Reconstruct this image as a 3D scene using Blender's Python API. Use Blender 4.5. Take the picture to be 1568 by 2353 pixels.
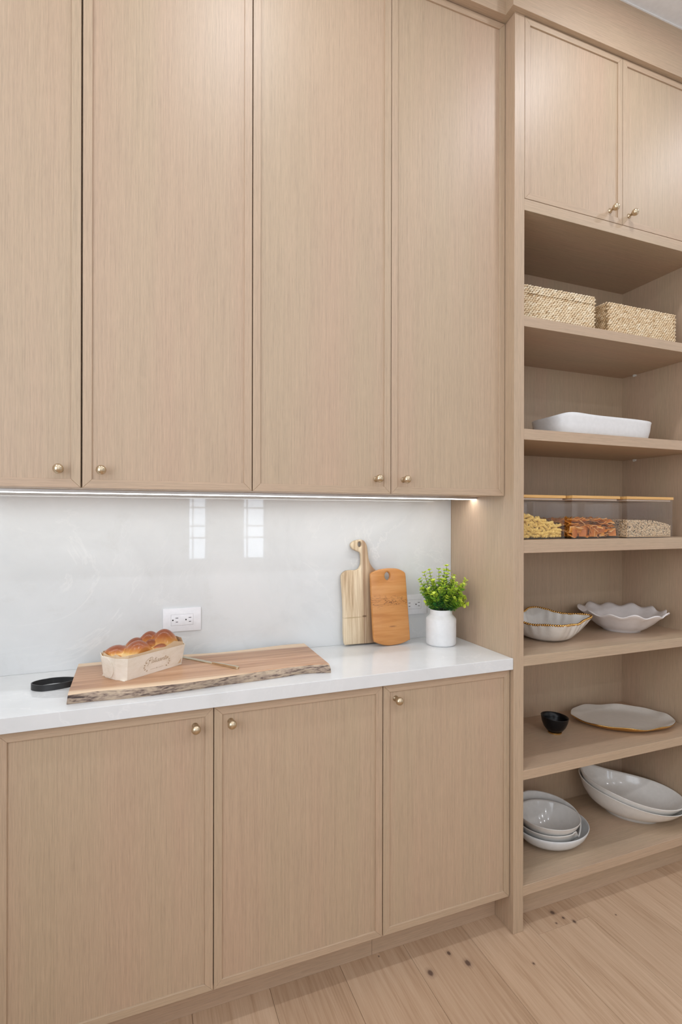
import bpy, bmesh, math, random
from mathutils import Vector, Matrix
R = random.Random(7)
PI = math.pi
for o in list(bpy.data.objects): bpy.data.objects.remove(o, do_unlink=True)
scene = bpy.context.scene
C = scene.collection

# ------------------------------------------------------------------ camera
F_PX, YAW, YH, ROLL, CAM_H = 1203.36, .3682, 1187.3, -.0019, 1.384
cam_d = bpy.data.cameras.new('camera'); cam = bpy.data.objects.new('camera', cam_d); C.objects.link(cam)
cam_d.sensor_fit = 'HORIZONTAL'; cam_d.sensor_width = 36; cam_d.lens = F_PX / 1568 * 36
cam_d.shift_y = (YH - 1176.5) / 1568; cam_d.clip_start = .02
r0 = Vector((math.cos(YAW), -math.sin(YAW), 0)); f0 = Vector((math.sin(YAW), math.cos(YAW), 0)); d0 = Vector((0, 0, -1))
rx = r0 * math.cos(ROLL) + d0 * math.sin(ROLL); dn = -r0 * math.sin(ROLL) + d0 * math.cos(ROLL)
m = Matrix((rx, -dn, -f0)).transposed().to_4x4(); m.translation = (0, 0, CAM_H)
cam.matrix_world = m
scene.camera = cam
scene.cycles.transparent_max_bounces = 32

# ------------------------------------------------------------------ world, light, exposure
vs = scene.view_settings
vs.view_transform = 'Standard'; vs.look = 'None'; vs.gamma = 1; vs.use_curve_mapping = False
vs.exposure = -1.5
CEIL = 3.245
CANS = [(-.85, .9), (.33, .9), (1.55, .92), (2.6, .92), (-.4, -.75), (.95, -.75), (2.2, -.75), (-.4, -2.0), (.95, -2.0), (2.2, -2.0)]  # front row read from highlights and shadows; rows behind the camera added for fill
CAN_W = 13.5
WIN_W = 45.0
LED_E = 22.0
world = bpy.data.worlds.new('World'); scene.world = world; world.use_nodes = True
bg = world.node_tree.nodes['Background']; bg.inputs[0].default_value = (.86, .93, 1, 1); bg.inputs[1].default_value = 1.5

def area(name, loc, rot, sx, sy, w, col, disk=False, parent=None, spread=PI):
    l = bpy.data.lights.new(name, 'AREA'); l.shape = 'DISK' if disk else 'RECTANGLE'; l.size = sx
    if not disk: l.size_y = sy
    l.energy = w; l.color = col; l.spread = spread
    o = bpy.data.objects.new(name, l); C.objects.link(o); o.location = loc; o.rotation_euler = rot
    if parent: o.parent = parent
    return o
FILL_WIN = (-1.6, .75, .95, 2.45)          # unseen window added in the left wall to brighten the side panel: y0, y1, z0, z1
WINDOWS = [(.535, .760), (1.180, 1.467)]     # glazed openings in the wall behind the camera
for (a, b) in WINDOWS:
    area('daylight', ((a + b) / 2, -3.0, 1.75), (PI / 2, 0, 0), (b - a) * 1.1, 1.9, WIN_W * (b - a) / .4, (.85, .95, 1.1))

area('side_fill', (-1.16, (FILL_WIN[0] + FILL_WIN[1]) / 2, (FILL_WIN[2] + FILL_WIN[3]) / 2), (0, -PI / 2, 0), FILL_WIN[3] - FILL_WIN[2], FILL_WIN[1] - FILL_WIN[0], 125, (.92, .96, 1.04))  # fill light behind the added side window, lifts the tall panel

# ------------------------------------------------------------------ materials
def new_mat(name):
    mt = bpy.data.materials.new(name); mt.use_nodes = True
    nt = mt.node_tree; b = nt.nodes['Principled BSDF']
    return mt, nt, b
def N(nt, t, **kw):
    n = nt.nodes.new(t)
    for k, v in kw.items():
        if k.startswith('i_'): n.inputs[k[2:].replace('_', ' ')].default_value = v
        else: setattr(n, k, v)
    return n
def L(nt, a, b): nt.links.new(a, b)
def coords(nt, scale, loc=(0, 0, 0), rot=(0, 0, 0), space='Object', rnd=True):
    tc = N(nt, 'ShaderNodeTexCoord'); mp = N(nt, 'ShaderNodeMapping')
    mp.inputs['Scale'].default_value = scale; mp.inputs['Location'].default_value = loc; mp.inputs['Rotation'].default_value = rot
    L(nt, tc.outputs[space], mp.inputs[0])
    if rnd:
        oi = N(nt, 'ShaderNodeObjectInfo'); vm = N(nt, 'ShaderNodeVectorMath', operation='ADD'); ml = N(nt, 'ShaderNodeMath', operation='MULTIPLY'); ml.inputs[1].default_value = 37.0
        L(nt, oi.outputs['Random'], ml.inputs[0]); L(nt, mp.outputs[0], vm.inputs[0]); L(nt, ml.outputs[0], vm.inputs[1])
        return vm.outputs[0]
    return mp.outputs[0]
def noise(nt, vec, scale=1, detail=3, rough=.55, dist=0):
    n = N(nt, 'ShaderNodeTexNoise'); n.inputs['Scale'].default_value = scale; n.inputs['Detail'].default_value = detail
    n.inputs['Roughness'].default_value = rough; n.inputs['Distortion'].default_value = dist
    L(nt, vec, n.inputs['Vector']); return n.outputs['Fac']
def ramp(nt, fac, stops):
    n = N(nt, 'ShaderNodeValToRGB'); e = n.color_ramp.elements
    while len(e) < len(stops): e.new(.5)
    for i, (p, c) in enumerate(stops):
        e[i].position = p; e[i].color = (*c, 1) if len(c) == 3 else c
    L(nt, fac, n.inputs[0]); return n.outputs[0]
def mix(nt, fac, a, b, mode='MIX'):
    n = N(nt, 'ShaderNodeMix', data_type='RGBA', blend_type=mode)
    for s, v in ((0, fac), (6, a), (7, b)):
        if hasattr(v, 'is_linked') or hasattr(v, 'links'): L(nt, v, n.inputs[s])
        else: n.inputs[s].default_value = v if s == 0 else (*v, 1)
    return n.outputs[2]
def bump(nt, b, h, dist=.001, strength=.5):
    n = N(nt, 'ShaderNodeBump'); n.inputs['Distance'].default_value = dist; n.inputs['Strength'].default_value = strength
    L(nt, h, n.inputs['Height']); L(nt, n.outputs[0], b.inputs['Normal'])
def add(nt, a, b, wa=1, wb=1):
    m1 = N(nt, 'ShaderNodeMath', operation='MULTIPLY'); m1.inputs[1].default_value = wa; L(nt, a, m1.inputs[0])
    m2 = N(nt, 'ShaderNodeMath', operation='MULTIPLY_ADD'); m2.inputs[1].default_value = wb; L(nt, b, m2.inputs[0]); L(nt, m1.outputs[0], m2.inputs[2])
    return m2.outputs[0]

def axis_scale(axis, across, along):
    return {'x': (along, across, across), 'y': (across, along, across), 'z': (across, across, along)}[axis]

def veneer(name, axis, base=(.500, .363, .246), rough=.5, contrast=.78):
    mt, nt, b = new_mat(name)
    v1 = coords(nt, axis_scale(axis, 280, 5)); v2 = coords(nt, axis_scale(axis, 650, 24)); v3 = coords(nt, axis_scale(axis, 7, .45))
    n1 = noise(nt, v1, 1, 4, .6); n2 = noise(nt, v2, 1, 2, .6); n3 = noise(nt, v3, 1, 2)
    g = add(nt, n1, n2, .5, .5)
    lo = tuple(c * (1 - .20 * contrast) for c in base); hi = tuple(min(1, c * (1 + .17 * contrast)) for c in base)
    col = ramp(nt, g, [(.34, lo), (.5, base), (.66, hi)])
    tint = ramp(nt, n3, [(.35, (.975, 1.0, .985)), (.5, (1, 1, 1)), (.65, (1.015, .98, .99))])
    col = mix(nt, 1.0, col, tint, 'MULTIPLY')
    L(nt, col, b.inputs['Base Color'])
    b.inputs['Roughness'].default_value = rough; b.inputs['Specular IOR Level'].default_value = .8
    bump(nt, b, g, .0006, .5)
    return mt
V_Z = veneer('oak_veneer_upright', 'z'); V_X = veneer('oak_veneer_level', 'x'); V_Y = veneer('oak_veneer_deep', 'y')

def stone(name):
    mt, nt, b = new_mat(name)
    v = coords(nt, (1, 1, 1), rnd=False)
    w = noise(nt, v, 3.1, 5, .6, .6)
    w2 = noise(nt, v, 11, 5, .6, .4)
    cloud = ramp(nt, w, [(.32, (.705, .72, .725)), (.5, (.755, .77, .775)), (.68, (.795, .805, .81))])
    # thin pale veins: where a warped noise crosses its middle value
    vn = noise(nt, v, 2.3, 6, .62, 1.4)
    veins = ramp(nt, vn, [(.485, (0, 0, 0)), (.5, (1, 1, 1)), (.515, (0, 0, 0))])
    mk = ramp(nt, noise(nt, v, 1.7, 2), [(.45, (0, 0, 0)), (.62, (.55, .55, .55))])
    vm = mix(nt, 1.0, veins, mk, 'MULTIPLY')
    col = mix(nt, vm, cloud, (.86, .865, .86))
    dk = ramp(nt, w2, [(.60, (1, 1, 1)), (.75, (.955, .95, .94))])
    col = mix(nt, 1.0, col, dk, 'MULTIPLY')
    L(nt, col, b.inputs['Base Color']); b.inputs['Roughness'].default_value = .025; b.inputs['Specular IOR Level'].default_value = .5
    return mt
STONE = stone('white_quartzite')

def plain(name, col, rough=.5, metal=0, spec=.5, coat=0):
    mt, nt, b = new_mat(name)
    b.inputs['Base Color'].default_value = (*col, 1); b.inputs['Roughness'].default_value = rough; b.inputs['Metallic'].default_value = metal
    b.inputs['Specular IOR Level'].default_value = spec
    b.inputs['Coat Weight'].default_value = coat; b.inputs['Coat Roughness'].default_value = .05
    v = coords(nt, (1, 1, 1)); n = noise(nt, v, 60, 3)
    lo = tuple(c * .97 for c in col); hi = tuple(min(1, c * 1.03) for c in col)
    L(nt, ramp(nt, n, [(.3, lo), (.7, hi)]), b.inputs['Base Color'])
    return mt
BRASS = plain('brushed_brass', (.62, .51, .36), .30, 1)
GOLD = plain('gold_lustre', (.68, .42, .14), .22, 1)
STEEL_GOLD = plain('champagne_steel', (.66, .58, .42), .25, 1)
CERAMIC = plain('white_glaze', (.82, .79, .74), .14, 0, .5, .3)
CERAMIC_M = plain('white_matt_glaze', (.80, .80, .80), .35)
CERAMIC_P = plain('blush_white_glaze', (.78, .735, .715), .32)
CERAMIC_G = plain('pale_grey_glaze', (.72, .70, .665), .12, 0, .5, .3)
CERAMIC_W = plain('cool_white_glaze', (.74, .755, .755), .25)
PEARL = plain('pearl_glaze', (.70, .655, .59), .3)
BLACK = plain('black_glaze', (.004, .004, .005), .3, 0, .3)
DARK = plain('dark_hollow', (.008, .007, .006), .6)
PLASTIC = plain('white_plastic', (.87, .87, .90), .3)
SHADOW_GREY = plain('grey_shadow_line', (.30, .30, .31), .6)  # grey of the painted shadow line round the socket insert
CLEARPIN = plain('clear_pin', (.75, .72, .66), .1)
WALL = plain('white_wall_paint', (.84, .84, .83), .8)
CEILM = plain('white_ceiling_paint', (.82, .83, .84), .85)
ALU = plain('brushed_aluminium', (.7, .7, .7), .35, 1)
LEATHER = plain('black_leather', (.012, .012, .013), .38)
def emit(name, col, s):
    mt, nt, b = new_mat(name); b.inputs['Base Color'].default_value = (*col, 1)
    b.inputs['Emission Color'].default_value = (*col, 1); b.inputs['Emission Strength'].default_value = s; return mt
LED = emit('led_diffuser', (.97, 1, 1.0), LED_E)
LENS = emit('downlight_lens', (1, .98, .94), 12)

def glass(name, tint=(.96, .965, .96), op=.10):
    mt, nt, b = new_mat(name)
    out = nt.nodes['Material Output']; tr = N(nt, 'ShaderNodeBsdfTransparent'); tr.inputs[0].default_value = (*tint, 1)
    gl = N(nt, 'ShaderNodeBsdfGlossy'); gl.inputs['Roughness'].default_value = .02
    lw = N(nt, 'ShaderNodeLayerWeight'); lw.inputs['Blend'].default_value = .5
    pw = N(nt, 'ShaderNodeMath', operation='POWER'); pw.inputs[1].default_value = 5; L(nt, lw.outputs['Facing'], pw.inputs[0])
    fr = N(nt, 'ShaderNodeMath', operation='MULTIPLY_ADD'); fr.inputs[1].default_value = .5; fr.inputs[2].default_value = .038; L(nt, pw.outputs[0], fr.inputs[0])
    ms = N(nt, 'ShaderNodeMixShader'); L(nt, fr.outputs[0], ms.inputs[0]); L(nt, tr.outputs[0], ms.inputs[1]); L(nt, gl.outputs[0], ms.inputs[2])
    L(nt, ms.outputs[0], out.inputs[0]); return mt
ACRYLIC = glass('clear_acrylic', (.995, .992, .992)); PANE = glass('window_pane', (.97, .98, .98))

def floor_mat():
    mt, nt, b = new_mat('oak_floorboard')
    v1 = coords(nt, (90, 3.0, 90)); v2 = coords(nt, (320, 9, 320)); v3 = coords(nt, (9, 1.3, 9))
    n3 = noise(nt, v3, 1, 4, .6, 1.2); n1 = noise(nt, v1, 1, 4, .62, .5); n2 = noise(nt, v2, 1, 2)
    g = add(nt, add(nt, n1, n2, .55, .25), n3, 1, .3)
    col = ramp(nt, g, [(.38, (.43, .280, .172)), (.53, (.54, .370, .243)), (.70, (.62, .445, .305))])
    oi = N(nt, 'ShaderNodeObjectInfo')
    tn = ramp(nt, oi.outputs['Random'], [(0, (.90, .88, .86)), (.5, (1, 1, 1)), (1, (1.07, 1.08, 1.09))])
    col = mix(nt, 1.0, col, tn, 'MULTIPLY')
    # knots of the boards
    geo = N(nt, 'ShaderNodeNewGeometry')
    for (x, y, r) in ((.8276, 1.3839, .0105), (.9548, 1.3734, .010), (.9193, 1.4259, .006), (.7071, 1.4949, .003), (1.3526, 1.4425, .008), (1.3932, 1.3847, .006), (1.37, 1.41, .005), (1.552, 1.3554, .003), (1.1444, 1.2986, .004), (1.33, 1.40, .004)):
        wn = N(nt, 'ShaderNodeVectorMath', operation='SUBTRACT'); L(nt, geo.outputs['Position'], wn.inputs[0]); wn.inputs[1].default_value = (x, y, 0)
        sc = N(nt, 'ShaderNodeVectorMath', operation='MULTIPLY'); L(nt, wn.outputs[0], sc.inputs[0]); sc.inputs[1].default_value = (1, .75, 0)
        ln = N(nt, 'ShaderNodeVectorMath', operation='LENGTH'); L(nt, sc.outputs[0], ln.inputs[0])
        a = add(nt, ln.outputs['Value'], n1, 1, r * 1.2)
        mk = ramp(nt, N_scale(nt, a, 1 / (r * 2.6)), [(.45, (1, 1, 1)), (.62, (.25, .25, .25)), (.95, (0, 0, 0))])
        col = mix(nt, mk, col, (.14, .085, .06))
    L(nt, col, b.inputs['Base Color']); b.inputs['Roughness'].default_value = .5; b.inputs['Specular IOR Level'].default_value = .3
    bump(nt, b, g, .0005, .4); return mt
def N_scale(nt, a, k):
    mm = N(nt, 'ShaderNodeMath', operation='MULTIPLY'); mm.inputs[1].default_value = k; L(nt, a, mm.inputs[0]); return mm.outputs[0]
FLOORM = floor_mat()

def attr_mat(name, attr='tone', stops=None, rough=.5, nscale=0, namp=.2, coat=0, bmp=0):
    """colour from a per-vertex attribute (which kind of crust, leaf, grain ...) through a ramp"""
    mt, nt, b = new_mat(name); at = N(nt, 'ShaderNodeAttribute', attribute_name=attr)
    fac = at.outputs['Fac']
    if nscale:
        n = noise(nt, coords(nt, (1, 1, 1), rnd=False), nscale, 4)
        fac = add(nt, fac, n, 1, namp)
    L(nt, ramp(nt, fac, stops), b.inputs['Base Color']); b.inputs['Roughness'].default_value = rough
    b.inputs['Coat Weight'].default_value = coat; b.inputs['Coat Roughness'].default_value = .15
    if bmp: bump(nt, b, noise(nt, coords(nt, (1, 1, 1), rnd=False), bmp, 3), .001, .4)
    return mt

def wood(name, axis, stops, across=60, along=3, rough=.4, dist=.6, extra=None, broad=6):
    mt, nt, b = new_mat(name)
    n1 = noise(nt, coords(nt, axis_scale(axis, across, along), rnd=False), 1, 5, .6, dist)
    n3 = noise(nt, coords(nt, axis_scale(axis, broad, broad * .15), rnd=False), 1, 3, .5, dist)
    n2 = noise(nt, coords(nt, axis_scale(axis, across * 5, along * 4), rnd=False), 1, 2)
    g = add(nt, add(nt, n1, n3, .5, .35), n2, 1, .15)
    col = ramp(nt, g, stops)
    if extra: col = extra(nt, col, n1)
    L(nt, col, b.inputs['Base Color']); b.inputs['Roughness'].default_value = rough
    bump(nt, b, g, .0004, .3); return mt

# ------------------------------------------------------------------ geometry helpers
def tag(o, label=None, cat=None, group=None, kind=None):
    if label: o['label'] = label
    if cat: o['category'] = cat
    if group: o['group'] = group
    if kind: o['kind'] = kind
    return o
WL = {}                                                     # world place of each empty
def thing(name, label, cat, loc=(0, 0, 0), group=None):
    o = bpy.data.objects.new(name, None); C.objects.link(o); o.location = loc; o.empty_display_size = .05
    WL[o] = Vector(loc); return tag(o, label, cat, group)
def origin_of(parent):
    p = parent; v = Vector((0, 0, 0))
    while p is not None:
        v = v + p.location; p = p.parent
    return v
def put(name, bm, mat, parent=None, smooth=None, base=None):
    """bmesh in world coordinates -> an object whose mesh is stored about its parent's place (or BASE)"""
    off = origin_of(parent) if parent else Vector(base or (0, 0, 0))
    bmesh.ops.translate(bm, verts=bm.verts, vec=-off)
    me = bpy.data.meshes.new(name); bm.to_mesh(me); bm.free()
    for q in (mat if isinstance(mat, (list, tuple)) else [mat]): me.materials.append(q)
    if smooth is not None:
        me.polygons.foreach_set('use_smooth', [True] * len(me.polygons))
        if smooth < 180:
            try: me.set_sharp_from_angle(angle=math.radians(smooth))
            except Exception: pass
    o = bpy.data.objects.new(name, me); C.objects.link(o)
    if parent: o.parent = parent
    elif base: o.location = base
    return o
def BM(): return bmesh.new()
def box(bm, x0, x1, y0, y1, z0, z1, bev=0, seg=2, mi=0):
    vs = [bm.verts.new((x, y, z)) for x in (x0, x1) for y in (y0, y1) for z in (z0, z1)]
    fs = [bm.faces.new([vs[i] for i in q]) for q in ((0, 1, 3, 2), (4, 6, 7, 5), (0, 4, 5, 1), (2, 3, 7, 6), (0, 2, 6, 4), (1, 5, 7, 3))]
    for f in fs: f.material_index = mi
    if bev:
        es = list({e for f in fs for e in f.edges})
        bmesh.ops.bevel(bm, geom=es, offset=bev, segments=seg, profile=.5, affect='EDGES')
    return bm
def prism(bm, pts, depth, axis='y', at=0, bev=0, seg=2):
    """polygon pts (2-D) extruded; axis y: pts are (x,z), front at Y=at, back at at+depth; axis z: pts (x,y), from z=at up"""
    def P(p, d): return (p[0], at + d, p[1]) if axis == 'y' else (p[0], p[1], at + d)
    a = [bm.verts.new(P(p, 0)) for p in pts]; b = [bm.verts.new(P(p, depth)) for p in pts]
    n = len(pts); fs = [bm.faces.new(a), bm.faces.new(list(reversed(b)))]
    for i in range(n): fs.append(bm.faces.new((a[i], b[i], b[(i + 1) % n], a[(i + 1) % n])))
    bmesh.ops.recalc_face_normals(bm, faces=fs)
    if bev:
        es = [e for f in fs[:2] for e in f.edges]
        bmesh.ops.bevel(bm, geom=es, offset=bev, segments=seg, profile=.5, affect='EDGES')
    return bm
def lathe(bm, prof, c, seg=32, axis='z'):
    """prof: (r, h) list; axis 'z' up or 'y' (h measured towards -Y, i.e. out of the doors)"""
    rings = []
    for r, h in prof:
        if r < 1e-6:
            rings.append([bm.verts.new((c[0], c[1], c[2] + h) if axis == 'z' else (c[0], c[1] - h, c[2]))]); continue
        rings.append([bm.verts.new((c[0] + r * math.cos(t), c[1] + r * math.sin(t), c[2] + h) if axis == 'z' else (c[0] + r * math.cos(t), c[1] - h, c[2] + r * math.sin(t)))
                      for t in (2 * PI * i / seg for i in range(seg))])
    for a, b in zip(rings, rings[1:]): bridge(bm, a, b)
    bmesh.ops.recalc_face_normals(bm, faces=bm.faces); return bm
def bridge(bm, a, b):
    n = max(len(a), len(b))
    for i in range(n):
        j = (i + 1) % n
        if len(a) == 1 and len(b) == 1: return
        if len(a) == 1: bm.faces.new((a[0], b[i], b[j]))
        elif len(b) == 1: bm.faces.new((a[i], b[0], a[j]))
        else: bm.faces.new((a[i], b[i], b[j], a[j]))
def tube(bm, pts, r, seg=8, cap=True):
    pts = [Vector(p) for p in pts]; rings = []; n0 = None
    for i, p in enumerate(pts):
        t = (pts[min(i + 1, len(pts) - 1)] - pts[max(i - 1, 0)]).normalized()
        if n0 is None: n0 = t.orthogonal().normalized()
        n0 = (n0 - t * n0.dot(t)).normalized(); b = t.cross(n0)
        rr = r[i] if isinstance(r, (list, tuple)) else r
        rings.append([bm.verts.new(p + (n0 * math.cos(a) + b * math.sin(a)) * rr) for a in (2 * PI * k / seg for k in range(seg))])
    for a, b in zip(rings, rings[1:]): bridge(bm, a, b)
    if cap: bm.faces.new(list(reversed(rings[0]))); bm.faces.new(rings[-1])
    return bm
def blob(bm, c, rad, M=None, seg=8, rng=5):
    """ellipsoid"""
    rings = []
    for i in range(rng + 1):
        ph = PI * i / rng
        rings.append([Vector((0, 0, math.cos(ph)))] if i in (0, rng) else [Vector((math.sin(ph) * math.cos(2 * PI * k / seg), math.sin(ph) * math.sin(2 * PI * k / seg), math.cos(ph))) for k in range(seg)])
    vr = []
    for ring in rings:
        row = []
        for v in ring:
            v = Vector((v.x * rad[0], v.y * rad[1], v.z * rad[2]))
            if M is not None: v = M @ v
            row.append(bm.verts.new(v + Vector(c)))
        vr.append(row)
    for a, b in zip(vr, vr[1:]): bridge(bm, a, b)
    return [v for row in vr for v in row]

# ------------------------------------------------------------------ the run of cabinets (all sizes in metres)
XP, XP2 = 1.160, 1.2008           # tall side panel
YF, YU, YB, YW = 1.413, 1.460, 1.430, 1.790
XL = -1.0                          # left wall

KNOB = [(.0085, 0), (.0085, .0015), (.0048, .003), (.0042, .010), (.0055, .014), (.0088, .018), (.0113, .0225), (.0122, .0275), (.0113, .032), (.0085, .0355), (.0045, .0376), (0, .0383)]
def knob(parent, x, y, z):
    bm = BM(); lathe(bm, [(0, -.001)] + KNOB, (x, y, z), 28, 'y')
    return put('knob', bm, BRASS, parent, 180)

def door(parent, x0, x1, z0, z1, yf, kx=None, kz=None, fr=.0215, name='door', label=None):
    """slim shaker door: recessed veneered panel, mitred rails and stiles, knob"""
    ya = yf + .0045
    bm = BM(); box(bm, x0 + .004, x1 - .004, ya, yf + .020, z0 + .004, z1 - .004)
    d = put(name, bm, V_Z, parent)
    if label: d['label'] = label
    g = .0003
    for (nm, mt, pts) in (
        ('stile', V_Z, [(x0, z0), (x0 + fr, z0 + fr), (x0 + fr, z1 - fr), (x0, z1)]),
        ('stile', V_Z, [(x1, z0), (x1, z1), (x1 - fr, z1 - fr), (x1 - fr, z0 + fr)]),
        ('rail', V_X, [(x0 + g, z0), (x1 - g, z0), (x1 - fr - g, z0 + fr), (x0 + fr + g, z0 + fr)]),
        ('rail', V_X, [(x0 + g, z1), (x0 + fr + g, z1 - fr), (x1 - fr - g, z1 - fr), (x1 - g, z1)])):
        bm = BM(); prism(bm, pts, .0205, 'y', yf, .0006, 1); put(nm, bm, mt, d)
    if kx is not None: knob(d, kx, ya, kz)
    return d

# room shell
def struct(name, bm, mat, **k): return tag(put(name, bm, mat, **k), kind='structure')
X1R, Y0R = 3.3, -2.8
bm = BM(); box(bm, XL - .1, X1R + .1, Y0R - .1, YW + .1, CEIL, CEIL + .1); struct('ceiling', bm, CEILM)
bm = BM(); box(bm, XL - .1, X1R + .1, YW + .001, YW + .1, 0, CEIL); struct('wall_back', bm, WALL)
bm = BM(); ya_, yb_, za_, zb_ = FILL_WIN
for q in ((Y0R, ya_, 0, CEIL), (yb_, YW, 0, CEIL), (ya_, yb_, 0, za_), (ya_, yb_, zb_, CEIL)): box(bm, XL - .1, XL, *q)
struct('wall_left', bm, WALL)
bm = BM(); box(bm, X1R, X1R + .1, Y0R, YW, 0, CEIL); struct('wall_right', bm, WALL)
bm = BM(); xs = XL - .1
WZ0, WZ1 = .86, 2.55
for (a, b) in sorted(WINDOWS):
    box(bm, xs, a, Y0R - .12, Y0R, 0, CEIL); box(bm, a, b, Y0R - .12, Y0R, 0, WZ0); box(bm, a, b, Y0R - .12, Y0R, WZ1, CEIL); xs = b
box(bm, xs, X1R + .1, Y0R - .12, Y0R, 0, CEIL); struct('wall_front', bm, WALL)
WFR = plain('window_frame_paint', (.30, .30, .30), .5)
bm = BM(); box(bm, XL - .052, XL - .048, ya_, yb_, za_, zb_); w = struct('window_3', bm, PANE)  # pane of the added, unseen window that lets in side fill
bm = BM(); tt = .04
for q in ((ya_, ya_ + tt, za_, zb_), (yb_ - tt, yb_, za_, zb_), ((ya_ + yb_) / 2 - tt / 2, (ya_ + yb_) / 2 + tt / 2, za_, zb_), (ya_, yb_, za_, za_ + tt), (ya_, yb_, zb_ - tt, zb_)): box(bm, XL - .07, XL - .03, *q)
put('window_frame', bm, WFR, w)
for i, (a, b) in enumerate(sorted(WINDOWS)):
    bm = BM(); box(bm, a, b, Y0R - .062, Y0R - .058, WZ0, WZ1); w = struct('window_%d' % (i + 1), bm, PANE)
    bm = BM(); t = .02
    box(bm, a, a + t, Y0R - .08, Y0R - .04, WZ0, WZ1); box(bm, b - t, b, Y0R - .08, Y0R - .04, WZ0, WZ1)
    box(bm, a, b, Y0R - .08, Y0R - .04, WZ0, WZ0 + t); box(bm, a, b, Y0R - .08, Y0R - .04, WZ1 - t, WZ1)
    box(bm, a + .055, a + .067, Y0R - .08, Y0R - .04, WZ0, WZ1)
    for zz in (1.12, 1.26, 1.48): box(bm, a, b, Y0R - .078, Y0R - .044, zz, zz + .018)
    put('window_frame', bm, WFR, w)

# floor: slab with separate boards
bm = BM(); box(bm, XL - .1, X1R + .1, Y0R - .1, YW + .1, -.1, -.012); fl = struct('floor', bm, FLOORM)
PW = .22
k0 = math.floor((XL - 1.02) / PW)
for k in range(k0, int((X1R - 1.02) / PW) + 1):
    xa = max(1.02 + k * PW, XL); xb = min(1.02 + (k + 1) * PW, X1R)
    if xb - xa < .01: continue
    ends = [Y0R]; y = 1.3837 if k == 1 else R.uniform(.2, 1.0) if k not in (-2, 0) else -.4 + .3 * k
    yy = [y]
    while yy[0] > Y0R + 1.9: yy.insert(0, yy[0] - R.uniform(1.4, 1.9))
    ys = [Y0R] + yy + [YW]
    for ya, yb in zip(ys, ys[1:]):
        bm = BM(); box(bm, xa + .0004, xb - .0004, ya + .0004, yb - .0004, -.012, 0, .0007, 1)
        put('plank', bm, FLOORM, fl)

# crown fascia
bm = BM(); box(bm, XL, 1.1395, 1.4345, YW, 3.060, CEIL); struct('trim_1', bm, V_X)
bm = BM(); box(bm, 1.1395, 2.150, 1.3955, YW, 3.060, CEIL); struct('trim_2', bm, V_X)
bm = BM(); box(bm, 1.1365, 2.150, 1.3915, 1.3955, CEIL - .004, CEIL); box(bm, XL, 1.1365, 1.4305, 1.4345, CEIL - .004, CEIL); struct('trim_3', bm, WALL)

# upper cabinets
ZU0, ZU1 = 1.4555, 3.057
def upper(x0, x1, doors, label):
    t = thing('upper_cabinet', label, 'cabinet', (x0, YU, ZU0), 'tall upper cabinets over the counter')
    bm = BM(); box(bm, x0 + .0005, x1 - .0005, YU + .0215, YW, ZU0 + .002, 3.0595); put('carcass', bm, V_X, t)
    for (a, b, kx) in doors: door(t, a, b, ZU0, ZU1, YU, kx, 1.5)
    return t
upper(-1.0, .2962, [(-.998, -.5725, -.95), (-.5695, -.1372, -.1845), (-.1330, .2948, -.0890)], 'tall oak upper cabinet left of the two, above the loaf and serving board')
upper(.2962, 1.1595, [(.2976, .7283, .6805), (.7306, 1.1582, .7745)], 'tall oak upper cabinet against the tall side panel, above the leaning cutting boards')

# base cabinets
ZB0, ZB1 = .116, .8725
def base(x0, x1, doors, label):
    t = thing('base_cabinet', label, 'cabinet', (x0, YB, 0), 'base cabinets under the counter')
    bm = BM(); box(bm, x0 + .0005, x1 - .0005, YB + .0215, YW, ZB0 + .002, .8773); put('carcass', bm, V_X, t)
    bm = BM(); box(bm, x0 + .0005, x1 - .0005, 1.507, 1.527, .0005, ZB0 + .002); put('toe_kick', bm, V_X, t)
    for (a, b, kx) in doors: door(t, a, b, ZB0, ZB1, YB, kx, .8285)
    return t
base(-1.0, .6888, [(-.998, -.3135, -.36), (-.3105, .1867, .1395), (.1890, .6876, .2330)], 'wide oak base cabinet under the live-edge board and the loaf')
base(.6888, 1.1595, [(.6906, 1.1575, .7333)], 'single-door oak base cabinet beside the tall side panel, under the plant')

# countertop and backsplash
bm = BM(); box(bm, XL, XP - .0005, 1.4145, YW, .8775, .915, .0012, 2)
tag(put('countertop', bm, STONE), 'white marbled stone countertop running over the base cabinets', 'countertop')
bm = BM(); box(bm, XL, XP - .0008, 1.787, YW + .0005, .9152, ZU0 + .001, .0005, 1)
tag(put('backsplash', bm, STONE), 'pale marbled stone slab behind the counter', 'backsplash')

# under-cabinet LED strip
t = thing('light_strip', 'bright white light strip under the upper cabinets above the counter', 'light strip', (.08, 1.65, ZU0 + .001))
bm = BM(); box(bm, XL + .01, 1.159, 1.615, 1.66, ZU0 - .006, ZU0 + .0015); put('profile', bm, ALU, t)
bm = BM(); box(bm, XL + .012, 1.158, 1.618, 1.657, ZU0 - .0072, ZU0 - .005); put('diffuser', bm, LED, t)

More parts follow.
